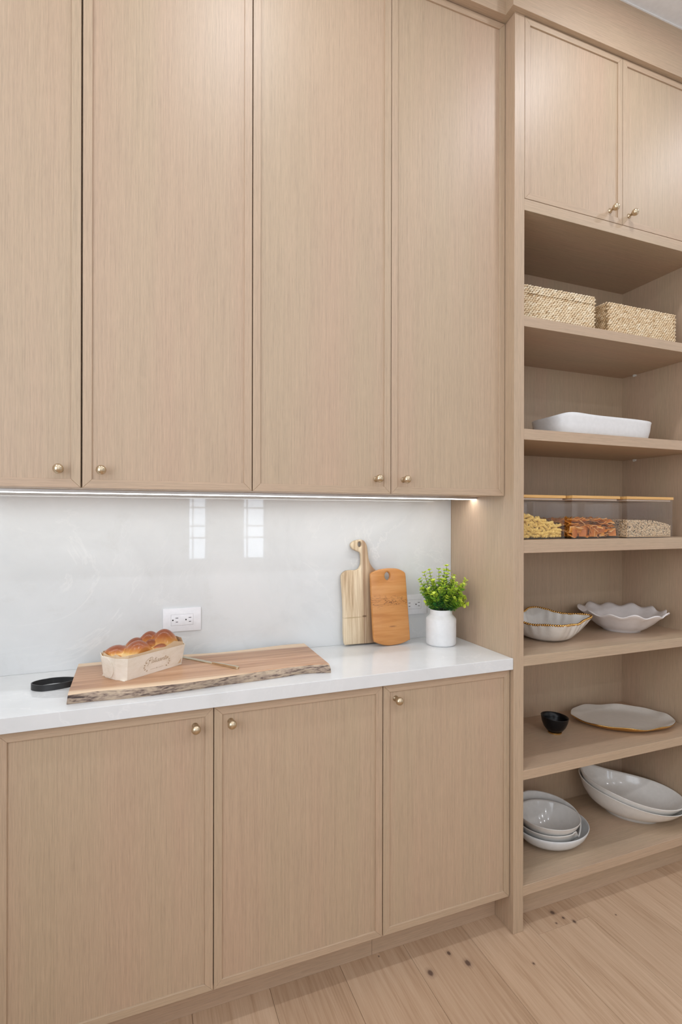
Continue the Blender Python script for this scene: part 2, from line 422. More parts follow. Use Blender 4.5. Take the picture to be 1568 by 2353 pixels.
# tall shelf cabinet
t = thing('shelf_cabinet', 'floor-to-ceiling oak shelf cabinet with open shelves and two doors on top', 'cabinet', (XP, YF, 0)); shelfc = t
XI1 = 2.080; SH = [(2.0577, 2.0232), (1.6799, 1.6437), (1.3059, 1.2633), (.9186, .8840), (.5353, .5030), (.1485, .1150)]
bm = BM(); box(bm, XP, XP2, YF, YW, 0.0005, 3.0597, .0006, 1); put('side_panel', bm, V_Z, t)
bm = BM(); box(bm, XI1, XI1 + .041, YF, YW, 0.0005, 3.0597, .0006, 1); put('side_panel', bm, V_Z, t)
bm = BM(); box(bm, XP2, XI1, 1.787, YW, .0005, 3.0597); put('back_panel', bm, V_Z, t)
bm = BM(); box(bm, XP2, XI1, YF + .0005, 1.787, 2.4111, 2.4493, .0005, 1); put('fixed_shelf', bm, V_X, t)
for (zt, zb) in SH:
    bm = BM(); box(bm, XP2, XI1, YF + .0015, 1.787, zb, zt, .0006, 1); put('shelf', bm, V_X, t)
bm = BM(); box(bm, XP2, XI1, 1.476, 1.496, .0005, .1150); put('toe_kick', bm, V_X, t)
door(t, 1.2022, 1.6437, 2.4508, 3.0572, YF, 1.588, 2.492); door(t, 1.6456, 2.0787, 2.4508, 3.0572, YF, 1.681, 2.4925)
for zt in (2.0232, 1.6437):
    bm = BM(); lathe(bm, [(0, 0), (.004, .001), (.004, .010), (.0065, .0105), (.0065, .0125), (0, .013)], (0, 0, 0), 12)
    bmesh.ops.rotate(bm, verts=bm.verts, cent=(0, 0, 0), matrix=Matrix.Rotation(-PI / 2, 3, 'Y')); bmesh.ops.translate(bm, verts=bm.verts, vec=(XI1, 1.716, zt - .0045))
    box(bm, XI1 - .012, XI1, 1.712, 1.720, zt - .0025, zt)
    put('shelf_pin', bm, CLEARPIN, t, 40)

# recessed ceiling lights; the two back rows are added fill
for i, (x, y) in enumerate(CANS):
    t = thing('ceiling_light', 'recessed ceiling downlight, %s from the left wall in the %s' % (('first', 'second', 'third', 'fourth')[i if i < 4 else (i - 4) % 3], 'row nearest the cabinets' if i < 4 else 'added middle fill row' if i < 7 else 'added fill row by the windows'), 'ceiling light', (x, y, CEIL), 'recessed downlights in the ceiling')
    bm = BM(); lathe(bm, [(.052, -.0005), (.058, -.004), (.066, -.003), (.070, -.0005)], (x, y, CEIL), 32); put('trim_ring', bm, PLASTIC, t, 60)
    bm = BM(); lathe(bm, [(0, -.0012), (.051, -.0012)], (x, y, CEIL), 24); put('lens', bm, LENS, t)
    area('downlight', (0, 0, -.006), (0, 0, 0), .09, .09, CAN_W * (.95 if y > 0 else 1.05), (.975, 1.0, 1.06), True, t, PI)

# ------------------------------------------------------------------ wall sockets
def outlet(x0, x1, z0, z1, label):
    yb = 1.787; xc, zc = (x0 + x1) / 2, (z0 + z1) / 2
    t = thing('wall_socket', label, 'wall socket', (xc, yb, zc), 'wall sockets in the backsplash')
    ox, oz = .0345, .0175
    bm = BM(); box(bm, x0, x1, yb - .0060, yb - .0002, z0, z1, .0011, 2); put('face_plate', bm, PLASTIC, t, 30)
    bm = BM(); box(bm, xc - ox - .0005, xc + ox + .0005, yb - .00615, yb - .005, zc - oz - .0005, zc + oz + .0005); put('shadow_line', bm, SHADOW_GREY, t)  # grey rim just proud of the plate, paints the shadow line round the insert
    bm = BM(); box(bm, xc - ox, xc + ox, yb - .0066, yb - .003, zc - oz, zc + oz, .0004, 2); ins = put('receptacle', bm, PLASTIC, t, 30)
    for cx in (xc - .0165, xc + .0245):
        for dz, ln in ((.0065, .0085), (-.0065, .0070)):
            bm = BM(); box(bm, cx - ln / 2, cx + ln / 2, yb - .0068, yb - .005, zc + dz - .0009, zc + dz + .0009); put('slot', bm, DARK, ins)
        bm = BM(); lathe(bm, [(0, .0004), (.0024, .0004), (.0024, -.001)], (cx - .0125, yb - .0065, zc), 12, 'y'); put('earth_hole', bm, DARK, ins)
    return t
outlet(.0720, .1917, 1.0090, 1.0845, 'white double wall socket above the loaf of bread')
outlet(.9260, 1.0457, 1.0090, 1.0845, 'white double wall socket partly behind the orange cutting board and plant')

# ------------------------------------------------------------------ live-edge board
def spline(pts, n):
    out = []
    for i in range(len(pts) - 1):
        p0, p1, p2, p3 = pts[max(i - 1, 0)], pts[i], pts[i + 1], pts[min(i + 2, len(pts) - 1)]
        for k in range(n):
            t = k / n
            out.append(tuple(.5 * ((2 * b) + (c - a) * t + (2 * a - 5 * b + 4 * c - d) * t * t + (-a + 3 * b - 3 * c + d) * t ** 3) for a, b, c, d in zip(p0, p1, p2, p3)))
    out.append(tuple(pts[-1])); return out
def board_extra(nt, col, n1):
    # pale sapwood towards both long edges
    tc = N(nt, 'ShaderNodeTexCoord'); sx = N(nt, 'ShaderNodeSeparateXYZ'); L(nt, tc.outputs['Object'], sx.inputs[0])
    a = add(nt, sx.outputs['Y'], n1, 1, .035)
    m1 = ramp(nt, N_scale(nt, a, 1.0), [(.055, (1, 1, 1)), (.072, (0, 0, 0)), (.28, (0, 0, 0)), (.30, (1, 1, 1))])
    return mix(nt, m1, col, (.74, .55, .37))
BOARD = wood('acacia_top', 'x', [(.37, (.24, .11, .055)), (.47, (.42, .225, .12)), (.56, (.52, .30, .175)), (.66, (.62, .41, .26))], 55, 2.2, .35, .8, board_extra, 9)
def bark():
    mt, nt, b = new_mat('live_edge_bark')
    n1 = noise(nt, coords(nt, (16, 60, 95), rot=(0, .25, 0), rnd=False), 1, 5, .65, 1.0); n2 = noise(nt, coords(nt, (60, 60, 160), rnd=False), 1, 4)
    g = add(nt, n1, n2, .75, .25)
    L(nt, ramp(nt, g, [(.36, (.06, .04, .035)), (.43, (.19, .13, .105)), (.49, (.40, .30, .225)), (.60, (.58, .45, .32))]), b.inputs['Base Color'])
    b.inputs['Roughness'].default_value = .6; bump(nt, b, g, .002, .6); return mt
BARK = bark()
topf = spline([(-.1641, 1.4530), (-.10, 1.4600), (-.03, 1.4540), (.033, 1.4500), (.127, 1.4500), (.228, 1.4640), (.376, 1.4870), (.47, 1.4920), (.515, 1.4840), (.5324, 1.4730)], 6)
botf = spline([(-.1675, 1.4611), (-.1048, 1.4600), (-.0267, 1.4530), (.033, 1.4540), (.128, 1.4620), (.230, 1.4730), (.3179, 1.4770), (.40, 1.487), (.4545, 1.4960), (.5388, 1.4774)], 6)
tback = spline([(-.1677, 1.7440), (.0, 1.7440), (.1294, 1.7420), (.2488, 1.7290), (.3746, 1.7410), (.464, 1.7520), (.5368, 1.7490)], 9)
t = thing('serving_board', 'long live-edge wooden serving board lying on the counter with a black strap', 'serving board', (.18, 1.43, .915))
bm = BM(); n = len(topf)
def rs(pts, n):
    return [tuple(pts[int(i * (len(pts) - 1) / (n - 1))]) for i in range(n)]
tback = rs(tback, n)
rows = []
for i in range(n):
    a, b_, c = topf[i], botf[i], tback[i]
    mid = ((a[0] + b_[0]) / 2, (a[1] + b_[1]) / 2 - .0015 + .002 * math.sin(i * .9))
    cols = [(b_[0], b_[1] + .001, .9153), (b_[0], b_[1], .918), (mid[0], mid[1], .930), (a[0], a[1], .9405), (a[0], a[1] + .003, .9430)]
    for q in (.12, .3, .5, .7, .88): cols.append((a[0] + (c[0] - a[0]) * q, a[1] + .003 + (c[1] - a[1] - .006) * q, .9430))
    cols += [(c[0], c[1] - .003, .9430), (c[0], c[1], .9405), (c[0], c[1] - .002, .9153)]
    rows.append([bm.verts.new(p) for p in cols])
for i in range(n - 1):
    for j in range(len(rows[0])):
        j2 = (j + 1) % len(rows[0])
        f = bm.faces.new((rows[i][j], rows[i + 1][j], rows[i + 1][j2], rows[i][j2])); f.material_index = 1 if j < 3 or j in (10, 11) else 0
bm.faces.new(list(reversed(rows[0]))); bm.faces.new(rows[-1])
bmesh.ops.recalc_face_normals(bm, faces=bm.faces)
put('board', bm, [BOARD, BARK], t, 35)
loop = spline([(-.169, 1.5950), (-.185, 1.5900), (-.215, 1.5880), (-.245, 1.5950), (-.266, 1.6120), (-.271, 1.6300), (-.258, 1.6480), (-.232, 1.6560), (-.205, 1.6500), (-.185, 1.6400), (-.169, 1.6280)], 6)
bm = BM(); th = .0014; rr = []
for i, p in enumerate(loop):
    q0 = loop[max(i - 1, 0)]; q1 = loop[min(i + 1, len(loop) - 1)]; tx, ty = q1[0] - q0[0], q1[1] - q0[1]; l = math.hypot(tx, ty); nx, ny = -ty / l, tx / l
    lift = .004 * max(0, 1 - (p[0] + .271) / .1 * -1) if False else .0045 * max(0, (p[0] + .24) / .07)
    zz0, zz1 = .9155 + lift, .9315 + lift
    rr.append([bm.verts.new((p[0] + nx * s, p[1] + ny * s, z)) for s, z in ((th, zz0), (th, zz1), (-th, zz1), (-th, zz0))])
for a, b in zip(rr, rr[1:]): bridge(bm, a, b)
bm.faces.new(rr[0]); bm.faces.new(list(reversed(rr[-1]))); bmesh.ops.recalc_face_normals(bm, faces=bm.faces)
tag(put('strap', bm, LEATHER, t, 40), 'black leather strap')

# ------------------------------------------------------------------ two leaning cutting boards
def inset_loop(pts, d):
    """closed 2-D loop moved inward by d (loop in either sense)"""
    n = len(pts); ar = sum(pts[i][0] * pts[(i + 1) % n][1] - pts[(i + 1) % n][0] * pts[i][1] for i in range(n)); sg = 1 if ar > 0 else -1; out = []
    for i in range(n):
        p0, p1, p2 = pts[i - 1], pts[i], pts[(i + 1) % n]
        t1 = Vector((p1[0] - p0[0], p1[1] - p0[1])).normalized(); t2 = Vector((p2[0] - p1[0], p2[1] - p1[1])).normalized(); t = (t1 + t2).normalized()
        k = 1 / max(.6, t.dot(t1)); out.append((p1[0] - t.y * sg * d * k, p1[1] + t.x * sg * d * k))
    return out
def lean_board(name, label, pts, hole, th, yb, tilt, mat, bev):
    """pts (x,z) outline with rounded rims; leans back by tilt about its foot at Y=yb (front face)"""
    clean = [pts[0]]
    for p in pts[1:]:
        if math.hypot(p[0] - clean[-1][0], p[1] - clean[-1][1]) > .0022: clean.append(p)
    if math.hypot(clean[0][0] - clean[-1][0], clean[0][1] - clean[-1][1]) < .0022: clean.pop()
    cx, cz = hole[0], hole[1]; hp = [(cx + hole[2] * math.cos(2 * PI * i / 24), cz + hole[3] * math.sin(2 * PI * i / 24)) for i in range(24)]
    bm = BM(); prof = [(bev, 0), (bev * .3, bev * .3), (0, bev), (0, th - bev), (bev * .3, th - bev * .3), (bev, th)]
    O = [[bm.verts.new((p[0], y, p[1])) for p in inset_loop(clean, d)] for d, y in prof]
    Hh = [[bm.verts.new((p[0], y, p[1])) for p in inset_loop(hp, -d)] for d, y in prof]
    for A_, B_ in zip(O, O[1:]): bridge(bm, A_, B_)
    for A_, B_ in zip(Hh, Hh[1:]): bridge(bm, A_, B_)
    for q in (0, -1):
        es = []
        for ring_ in (O[q], Hh[q]):
            n = len(ring_)
            for i in range(n):
                e = bm.edges.get((ring_[i], ring_[(i + 1) % n])); es.append(e)
        bmesh.ops.triangle_fill(bm, use_beauty=True, edges=es)
    bmesh.ops.recalc_face_normals(bm, faces=bm.faces)
    bmesh.ops.rotate(bm, verts=bm.verts, cent=(0, 0, 0), matrix=Matrix.Rotation(-tilt, 3, 'X'))
    zm = min(v.co.z for v in bm.verts)
    bmesh.ops.translate(bm, verts=bm.verts, vec=(0, 0, .9154 - zm)); y0_ = min(v.co.y for v in bm.verts if v.co.z < .925)
    bmesh.ops.translate(bm, verts=bm.verts, vec=(0, yb - y0_, 0))
    o = put(name, bm, mat, None, 45, base=(cx, yb, .9154)); return tag(o, label, 'cutting board')
def curve(pts, n=4): return spline(pts + [pts[0]], n)[:-1]
pale = [(.700, .9146), (.760, .9140), (.830, .9136), (.8305, .925), (.8290, 1.05), (.8270, 1.150), (.8230, 1.175), (.810, 1.187), (.798, 1.203), (.7905, 1.225), (.7875, 1.250),
        (.784, 1.272), (.774, 1.288), (.7600, 1.2940), (.745, 1.2920), (.732, 1.288), (.7215, 1.278), (.7235, 1.266), (.733, 1.257), (.747, 1.2510), (.7580, 1.2450), (.7615, 1.225),
        (.7600, 1.203), (.752, 1.188), (.738, 1.1825), (.715, 1.1830), (.698, 1.1800), (.6850, 1.168), (.6830, 1.150), (.6865, 1.100), (.6895, 1.03), (.6890, .96), (.6925, .918)]
def hard(pts, n=3): return spline(pts + [pts[0]], n)[:-1]
def pale_extra(nt, col, n1):
    tc = N(nt, 'ShaderNodeTexCoord'); sx = N(nt, 'ShaderNodeSeparateXYZ'); L(nt, tc.outputs['Object'], sx.inputs[0])
    a = add(nt, sx.outputs['X'], n1, 1, .03)
    # dark heart streak near the right side
    k = ramp(nt, add(nt, a, a, 5, 0), [(.11, (0, 0, 0)), (.15, (1, 1, 1)), (.21, (.25, .25, .25)), (.30, (.95, .95, .95)), (.5, (.5, .5, .5))])
    col = mix(nt, k, col, (.36, .215, .125))
    for (x, z, rx_, rz_, c) in ((.0155, .1047, .0100, .0045, (.15, .08, .04)), (-.03, .1026, .045, .0030, (.50, .36, .20))):
        sb = N(nt, 'ShaderNodeVectorMath', operation='SUBTRACT'); L(nt, tc.outputs['Object'], sb.inputs[0]); sb.inputs[1].default_value = (x, 0, z)
        sc = N(nt, 'ShaderNodeVectorMath', operation='MULTIPLY'); L(nt, sb.outputs[0], sc.inputs[0]); sc.inputs[1].default_value = (1 / rx_, 0, 1 / rz_)
        ln = N(nt, 'ShaderNodeVectorMath', operation='LENGTH'); L(nt, sc.outputs[0], ln.inputs[0])
        col = mix(nt, ramp(nt, add(nt, ln.outputs['Value'], n1, .5, .2), [(.35, (.85, .85, .85)), (.62, (0, 0, 0))]), col, c)
    return col
PALEW = wood('pale_olive_wood', 'z', [(.38, (.42, .28, .16)), (.47, (.66, .50, .32)), (.58, (.84, .70, .50))], 95, 2.0, .5, .5, pale_extra, 14)
lean_board('cutting_board', 'pale wooden cutting board with a hooked handle leaning on the backsplash', hard(pale), (.7555, 1.2765, .0078, .0105), .017, 1.7535, math.radians(1.9), PALEW, .003)
orange = [(.857, 1.1935), (.890, 1.1915), (.915, 1.182), (.926, 1.1725), (.9275, 1.160), (.9310, 1.060), (.9350, .938), (.930, .9275), (.905, .9185), (.880, .9150), (.857, .9140), (.830, .9165), (.800, .9270),
          (.7905, .9340), (.7885, .945), (.7860, 1.06), (.7850, 1.165), (.7875, 1.1770), (.800, 1.184), (.825, 1.1905)]
def orange_extra(nt, col, n1):
    tc = N(nt, 'ShaderNodeTexCoord'); sx = N(nt, 'ShaderNodeSeparateXYZ'); L(nt, tc.outputs['Object'], sx.inputs[0])
    nn = noise(nt, coords(nt, (14, 0, 40), rnd=False), 1, 4, .6, 1.5)
    z = add(nt, sx.outputs['Z'], nn, 1, .05)
    band = ramp(nt, z, [(.155, (0, 0, 0)), (.176, (1, 1, 1)), (.190, (1, 1, 1)), (.210, (0, 0, 0))])
    lines = ramp(nt, noise(nt, coords(nt, (9, 0, 42), rnd=False), 1, 3, .5, 2.8), [(.48, (0, 0, 0)), (.50, (1, 1, 1)), (.52, (0, 0, 0))])
    mk = mix(nt, 1.0, band, lines, 'MULTIPLY')
    col = mix(nt, mk, col, (.14, .055, .025))
    sb = N(nt, 'ShaderNodeVectorMath', operation='SUBTRACT'); L(nt, tc.outputs['Object'], sb.inputs[0]); sb.inputs[1].default_value = (.013, 0, .069)
    sc = N(nt, 'ShaderNodeVectorMath', operation='MULTIPLY'); L(nt, sb.outputs[0], sc.inputs[0]); sc.inputs[1].default_value = (1 / .018, 0, 1 / .003)
    ln = N(nt, 'ShaderNodeVectorMath', operation='LENGTH'); L(nt, sc.outputs[0], ln.inputs[0])
    return mix(nt, ramp(nt, add(nt, ln.outputs['Value'], n1, .5, .2), [(.3, (.7, .7, .7)), (.62, (0, 0, 0))]), col, (.24, .09, .04))
ORW = wood('orange_cherry_wood', 'x', [(.34, (.50, .195, .05)), (.48, (.60, .265, .08)), (.64, (.67, .33, .12))], 45, 4, .32, .9, orange_extra, 16)
lean_board('cutting_board', 'orange-brown wooden cutting board with rounded ends leaning in front of the pale one', hard(orange), (.852, 1.1650, .0115, .0150), .017, 1.7085, math.radians(5.2), ORW, .004)

# ------------------------------------------------------------------ potted plant
px, py = 1.041, 1.670
t = thing('potted_plant', 'small leafy green plant in a white ceramic jar beside the side panel', 'plant', (px, py, .9152))
bm = BM(); lathe(bm, [(0, 0), (.050, 0), (.0535, .003), (.0548, .008), (.0550, .0940), (.0535, .0975), (.0430, .1080), (.0405, .1120), (.0400, .1265), (.0385, .1290), (.0365, .1285), (.0360, .1150), (.040, .105), (.050, .095), (.050, .01), (0, .01)], (px, py, .9152), 56)
put('jar', bm, CERAMIC_M, t, 50)
bm = BM(); lathe(bm, [(0, .117), (.0362, .115)], (px, py, .9152), 24); tag(put('soil', bm, DARK, t))
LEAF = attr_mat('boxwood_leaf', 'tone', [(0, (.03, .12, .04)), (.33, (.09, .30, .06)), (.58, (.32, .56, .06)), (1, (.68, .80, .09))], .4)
STEM = plain('thin_green_stem', (.10, .13, .06), .6)
def leafquad(bm, lay, c, d, up, s, tone):
    d = d.normalized(); side = d.cross(up).normalized(); nrm = side.cross(d)
    P = [(0, 0, 0), (.3, .42, .05), (.7, .45, .08), (1, 0, .02), (.7, -.45, .08), (.3, -.42, .05)]
    vs = [bm.verts.new(c + d * (a * s) + side * (b * s) + nrm * (h * s)) for a, b, h in P] + [bm.verts.new(c + d * (.5 * s) - nrm * (.03 * s))]
    for i in range(6): bm.faces.new((vs[i], vs[(i + 1) % 6], vs[6]))
    for v in vs: v[lay] = tone
RP = random.Random(3)
sprigs = [(.013, .168, -.2), (-.058, .142, .1), (-.070, .085, 0), (-.030, .150, .4), (.078, .118, -.3), (.076, .035, -.5), (.060, .060, .2), (.035, .148, .3), (.0, .14, -.6), (-.045, .115, -.5), (.052, .10, -.6),
          (-.02, .12, -.9), (.02, .11, -1), (-.05, .07, -.8), (.045, .065, -.9), (.0, .085, -1), (-.062, .115, .5), (.06, .13, .4), (.015, .150, .1), (-.015, .155, -.2), (.03, .125, -.4), (-.035, .09, -1), (.068, .085, -.1), (.070, .055, -.45), (-.01, .06, -1.0), (.03, .05, -1.1)]
gx, gy = math.cos(.72), -math.sin(.72)                    # rightwards as the jar is met from the room
for _ in range(34):
    a_ = RP.uniform(-1, 1); sprigs.append((.066 * a_, RP.uniform(.03, .130) * (1 - .25 * abs(a_)), RP.uniform(-1.2, 1.0)))
for (sx, sz, fd) in sprigs:
    bm = BM(); lay = bm.verts.layers.float.new('tone')
    rx_, ry_ = sx * .93, sx * -.38
    fx, fy = -.38 * -fd * .04, fd * .045
    tip = Vector((px + rx_ + fd * -.01, py + ry_ + fy, .915 + .118 + sz))
    p0 = Vector((px + rx_ * .25 + RP.uniform(-.008, .008), py + ry_ * .25 + fy * .3 + RP.uniform(-.008, .008), .915 + .112))
    mid = p0.lerp(tip, .5) + Vector((rx_ * .15, fy * .2, .022 + max(0, .05 - sz) * .5))
    path = [((1 - q) ** 2) * p0 + 2 * q * (1 - q) * mid + q * q * tip for q in (i / 10 for i in range(11))]
    tube(bm, path, .0009, 4, False)
    for f in bm.faces: f.material_index = 1
    for i in range(2, 11):
        p = path[i]; dr = (path[i] - path[i - 1]).normalized()
        base_a = RP.uniform(0, PI)
        for k in range(3 if i < 10 else 4):
            a = base_a + k * 2 * PI / (3 if i < 10 else 4) + i * 1.1
            o1 = dr.orthogonal().normalized(); o2 = dr.cross(o1)
            d = (o1 * math.cos(a) + o2 * math.sin(a) + dr * RP.uniform(.3, .9))
            s = RP.uniform(.013, .0185) * (1.0 if i < 8 else .75)
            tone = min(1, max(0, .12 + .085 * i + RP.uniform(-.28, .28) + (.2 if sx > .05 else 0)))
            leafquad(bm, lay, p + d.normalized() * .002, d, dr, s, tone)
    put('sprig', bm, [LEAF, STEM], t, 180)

# ------------------------------------------------------------------ loaf in its wooden mould, and the knife
bcx, bcy, bz = .0085, 1.6110, .9432
ang = math.radians(37); bu = Vector((math.cos(ang), math.sin(ang), 0)); bv = Vector((-math.sin(ang), math.cos(ang), 0))
def BP(u, v, h): return Vector((bcx, bcy, bz + h)) + bu * u + bv * v
t = thing('loaf_mould', 'small pale wooden baking mould with engraved lettering on the serving board', 'baking mould', (bcx, bcy, bz))
POPLAR = wood('poplar_sheet', 'x', [(.34, (.74, .64, .51)), (.5, (.86, .78, .67)), (.62, (.90, .83, .74))], 30, 3, .55, .3)
def octo(hu0, hu1, hv, cu, cv): return [(-hu0 + cu, -hv), (hu1 - cu, -hv), (hu1, -hv + cv), (hu1, hv - cv), (hu1 - cu, hv), (-hu0 + cu, hv), (-hu0, hv - cv), (-hu0, -hv + cv)]
lo = octo(.100, .110, .053, .013, .030); hi = octo(.108, .122, .061, .017, .032); HR = .060
bm = BM()
def ring(pts, h, ins=0): 
    out = []
    for (u, v) in pts:
        l = math.hypot(u, v); out.append(bm.verts.new(BP(u * (1 - ins / l), v * (1 - ins / l), h)))
    return out
dips = [0, 0, -.002, -.002, 0, 0, -.002, -.002]
A = ring(lo, 0); B = ring(hi, HR); B2 = ring(hi, HR, .0016); A2 = ring(lo, .0015, .0016)
for r_, dd in ((B, dips), (B2, dips)):
    pass
for a, b in ((A, B), (B, B2), (B2, A2)): bridge(bm, a, b)
bm.faces.new(list(reversed(A))); bm.faces.new(A2); bmesh.ops.recalc_face_normals(bm, faces=bm.faces)
put('mould', bm, POPLAR, t)
# bottom sheet with pointed corners
bm = BM(); pts = [(-.097, -.0535), (-.085, -.0515), (.095, -.0515), (.104, -.048), (.104, .048), (-.094, .048)]
a = [bm.verts.new(BP(u, v, -.0001)) for u, v in pts]; b = [bm.verts.new(BP(u, v, .0011)) for u, v in pts]; bridge(bm, a, b); bm.faces.new(list(reversed(a))); bm.faces.new(b)
put('bottom_sheet', bm, POPLAR, t)
# overlapping round flap at the left end
def end_pt(v, h, out): # on the left end plane
    q = h / HR; return BP(-(.100 + .008 * q) - out, v, h)
bm = BM(); fa = []; fb = []
prof = [(-.002, .004), (-.010, .008), (-.018, .020), (-.0195, .034), (-.014, .048), (-.002, .0575), (.026, .0590), (.026, .004)]
for v, h in prof: fa.append(bm.verts.new(end_pt(v, h, .0022))); fb.append(bm.verts.new(end_pt(v, h, .0004)))
bridge(bm, fa, fb); bm.faces.new(fa); bm.faces.new(list(reversed(fb))); bmesh.ops.recalc_face_normals(bm, faces=bm.faces)
put('end_flap', bm, POPLAR, t)
# engraving on the long front side: (s, h) on the side plane
INK = plain('engraved_brown', (.50, .36, .22), .7)
def fp(s, h, out=.0004): q = h / HR; return BP(s, -(.053 + .008 * q), h) - bv * out + Vector((0, 0, 0))
def stroke(bm, pts, w):
    pts = spline([(p[0], p[1]) for p in pts], 4) if len(pts) > 2 else pts
    for out_sign in (1,):
        prev = None
        for i, p in enumerate(pts):
            q0 = pts[max(i - 1, 0)]; q1 = pts[min(i + 1, len(pts) - 1)]; tx, ty = q1[0] - q0[0], q1[1] - q0[1]; l = math.hypot(tx, ty) or 1
            nx, ny = -ty / l * w / 2, tx / l * w / 2
            cur = (bm.verts.new(fp(p[0] + nx, p[1] + ny)), bm.verts.new(fp(p[0] - nx, p[1] - ny)))
            if prev: bm.faces.new((prev[0], prev[1], cur[1], cur[0]))
            prev = cur
G = {'P': [[(.1, -.35), (.35, .3), (.55, 1.0)], [(-.5, .1), (-.6, .45), (-.1, .85), (.6, 1.05), (1.0, .95), (.95, .6), (.5, .45), (.25, .5)]],
     'a': [[(.5, .45), (.25, .45), (.05, .15), (.2, 0), (.42, .2), (.5, .45), (.45, .1), (.6, .05), (.75, .2)]],
     't': [[(0, .1), (.2, .4), (.35, .85), (.2, .3), (.2, .05), (.45, .1)], [(.05, .6), (.5, .66)]],
     'i': [[(0, .1), (.2, .45), (.12, .1), (.25, .02), (.4, .15)], [(.27, .62), (.3, .68)]],
     's': [[(0, .1), (.3, .5), (.38, .2), (.25, 0), (.05, .05)], [(.25, 0), (.5, .15)]],
     'e': [[(0, .15), (.3, .25), (.35, .42), (.2, .45), (.08, .2), (.2, 0), (.45, .12)]],
     'r': [[(0, .1), (.15, .5), (.2, .4), (.38, .42), (.3, .1), (.45, .05), (.55, .15)]]}
bm = BM(); s0, h0, k = .0065, .030, .0165
adv = {'P': .95, 'a': .66, 't': .42, 'i': .40, 's': .48, 'e': .44, 'r': .52}
x = s0 - .032
for ch in 'Patisserie':
    for st in G[ch]: stroke(bm, [(x + (p[0] + .25 * p[1]) * k * .78, h0 + p[1] * k) for p in st], .00105)
    x += adv[ch] * k * .78
put('lettering', bm, INK, t)
bm = BM()
def leaflet(s, h, a, ln=.0052, w=.0024):
    ca, sa = math.cos(a), math.sin(a)
    P = [(0, 0), (ln * .5, w / 2), (ln, 0), (ln * .5, -w / 2)]
    bm.faces.new([bm.verts.new(fp(s + p * ca - q * sa, h + p * sa + q * ca)) for p, q in P])
cxs = s0 + .001
for sg in (-1, 1):
    for i in range(6):
        a = math.radians(8 + i * 19); s = cxs + sg * .043 * math.cos(math.radians(-50) + a * .95) ; h = .026 + .020 * math.sin(math.radians(-62) + a * .95)
        dirn = a + math.radians(35)
        for off in (.55, -.45):
            aa = dirn + off; leaflet(s, h, aa if sg > 0 else PI - aa)
stroke(bm, [(cxs - .022, .0125), (cxs - .004, .0125)], .0006); stroke(bm, [(cxs + .004, .0125), (cxs + .022, .0125)], .0006)
for dx, dz in ((.0022, 0), (-.0022, 0), (0, .0025), (0, -.0025)): leaflet(cxs, .0125, math.atan2(dz, dx), .0028, .0012)
put('wreath', bm, INK, t)
# parchment liner
PARCH = plain('parchment_paper', (.66, .48, .31), .6)
bm = BM(); RL = random.Random(5); inner = []
ppts = []
h8 = hi
for i in range(8):
    u0, v0 = h8[i]; u1, v1 = h8[(i + 1) % 8]; m_ = 6 if i in (0, 4) else 3
    for q in range(m_):
        f = q / m_; ppts.append((u0 + (u1 - u0) * f, v0 + (v1 - v0) * f))
n = len(ppts); ra = []; rb = []; rc = []
for i, (u, v) in enumerate(ppts):
    l = math.hypot(u, v); kf = 1 - .0045 / l
    up = .003 + RL.uniform(-.004, .005) + (.009 if (u > .06) else 0) + (.003 if u < -.08 else 0)
    ra.append(bm.verts.new(BP(u * (1 - .013 / l), v * (1 - .013 / l), .006))); rb.append(bm.verts.new(BP(u * kf, v * kf, HR - .006)))
    rc.append(bm.verts.new(BP(u * (kf - .02), v * (kf - .02), HR + up)))
bridge(bm, ra, rb); bridge(bm, rb, rc)
tag(put('parchment_liner', bm, PARCH, t, 30), 'tan parchment paper liner')
# the loaf
CRUST = attr_mat('braided_crust', 'tone', [(0, (.80, .60, .32)), (.28, (.76, .47, .15)), (.52, (.56, .22, .035)), (.80, (.36, .095, .015)), (1, (.26, .062, .016))], .30, 70, .22, .22, 260)
lobes = [(-.064, .026, .046, .036, .080, .2), (-.028, -.020, .044, .042, .092, .15), (.034, -.036, .028, .022, .072, .0), (.074, -.004, .046, .040, .104, -.2), (.004, .034, .046, .030, .087, .3),
         (.052, .034, .050, .030, .097, .2), (-.008, .008, .030, .014, .086, .6), (.030, .000, .026, .016, .082, -.5), (.100, .02, .022, .028, .080, 0), (-.085, -.010, .020, .030, .060, 0), (.025, .01, .08, .04, .068, 0)]
NU, NV = 110, 64; bm = BM(); lay = bm.verts.layers.float.new('tone'); grid = []
for i in range(NU + 1):
    row = []
    for j in range(NV + 1):
        a = -1 + 2 * i / NU; b = -1 + 2 * j / NV
        # square to rounded rectangle
        u = a * .1075 + .0055; v = b * .0535 * (1 - .16 * a ** 6)
        e = max(abs(a) ** 6, abs(b) ** 6); best = .012 * (1 - e) + .050; second = best; top = 0
        hs = []
        for (lu, lv, ru, rv, lh, rot) in lobes:
            du, dv = u - lu, v - lv; c_, s_ = math.cos(rot), math.sin(rot); p = (du * c_ + dv * s_) / ru; q = (-du * s_ + dv * c_) / rv; d2 = p * p + q * q
            if d2 < 1: hs.append((.052 + (lh - .052) * (1 - d2) ** .8, 1 - d2))
        hs.sort(reverse=True)
        h = best; tone = .0
        if hs:
            h = max(best, hs[0][0]); tone = min(1, hs[0][1] * 1.25)
            if h == best: tone = .05
            tone *= min(1, max(0, (h - .052) / .014))
        h *= (1 - max(0, e - .75) * .5)
        vtx = bm.verts.new(BP(u, v, h)); vtx[lay] = tone * .88 + .02; row.append(vtx)
    grid.append(row)
for i in range(NU):
    for j in range(NV): bm.faces.new((grid[i][j], grid[i + 1][j], grid[i + 1][j + 1], grid[i][j + 1]))
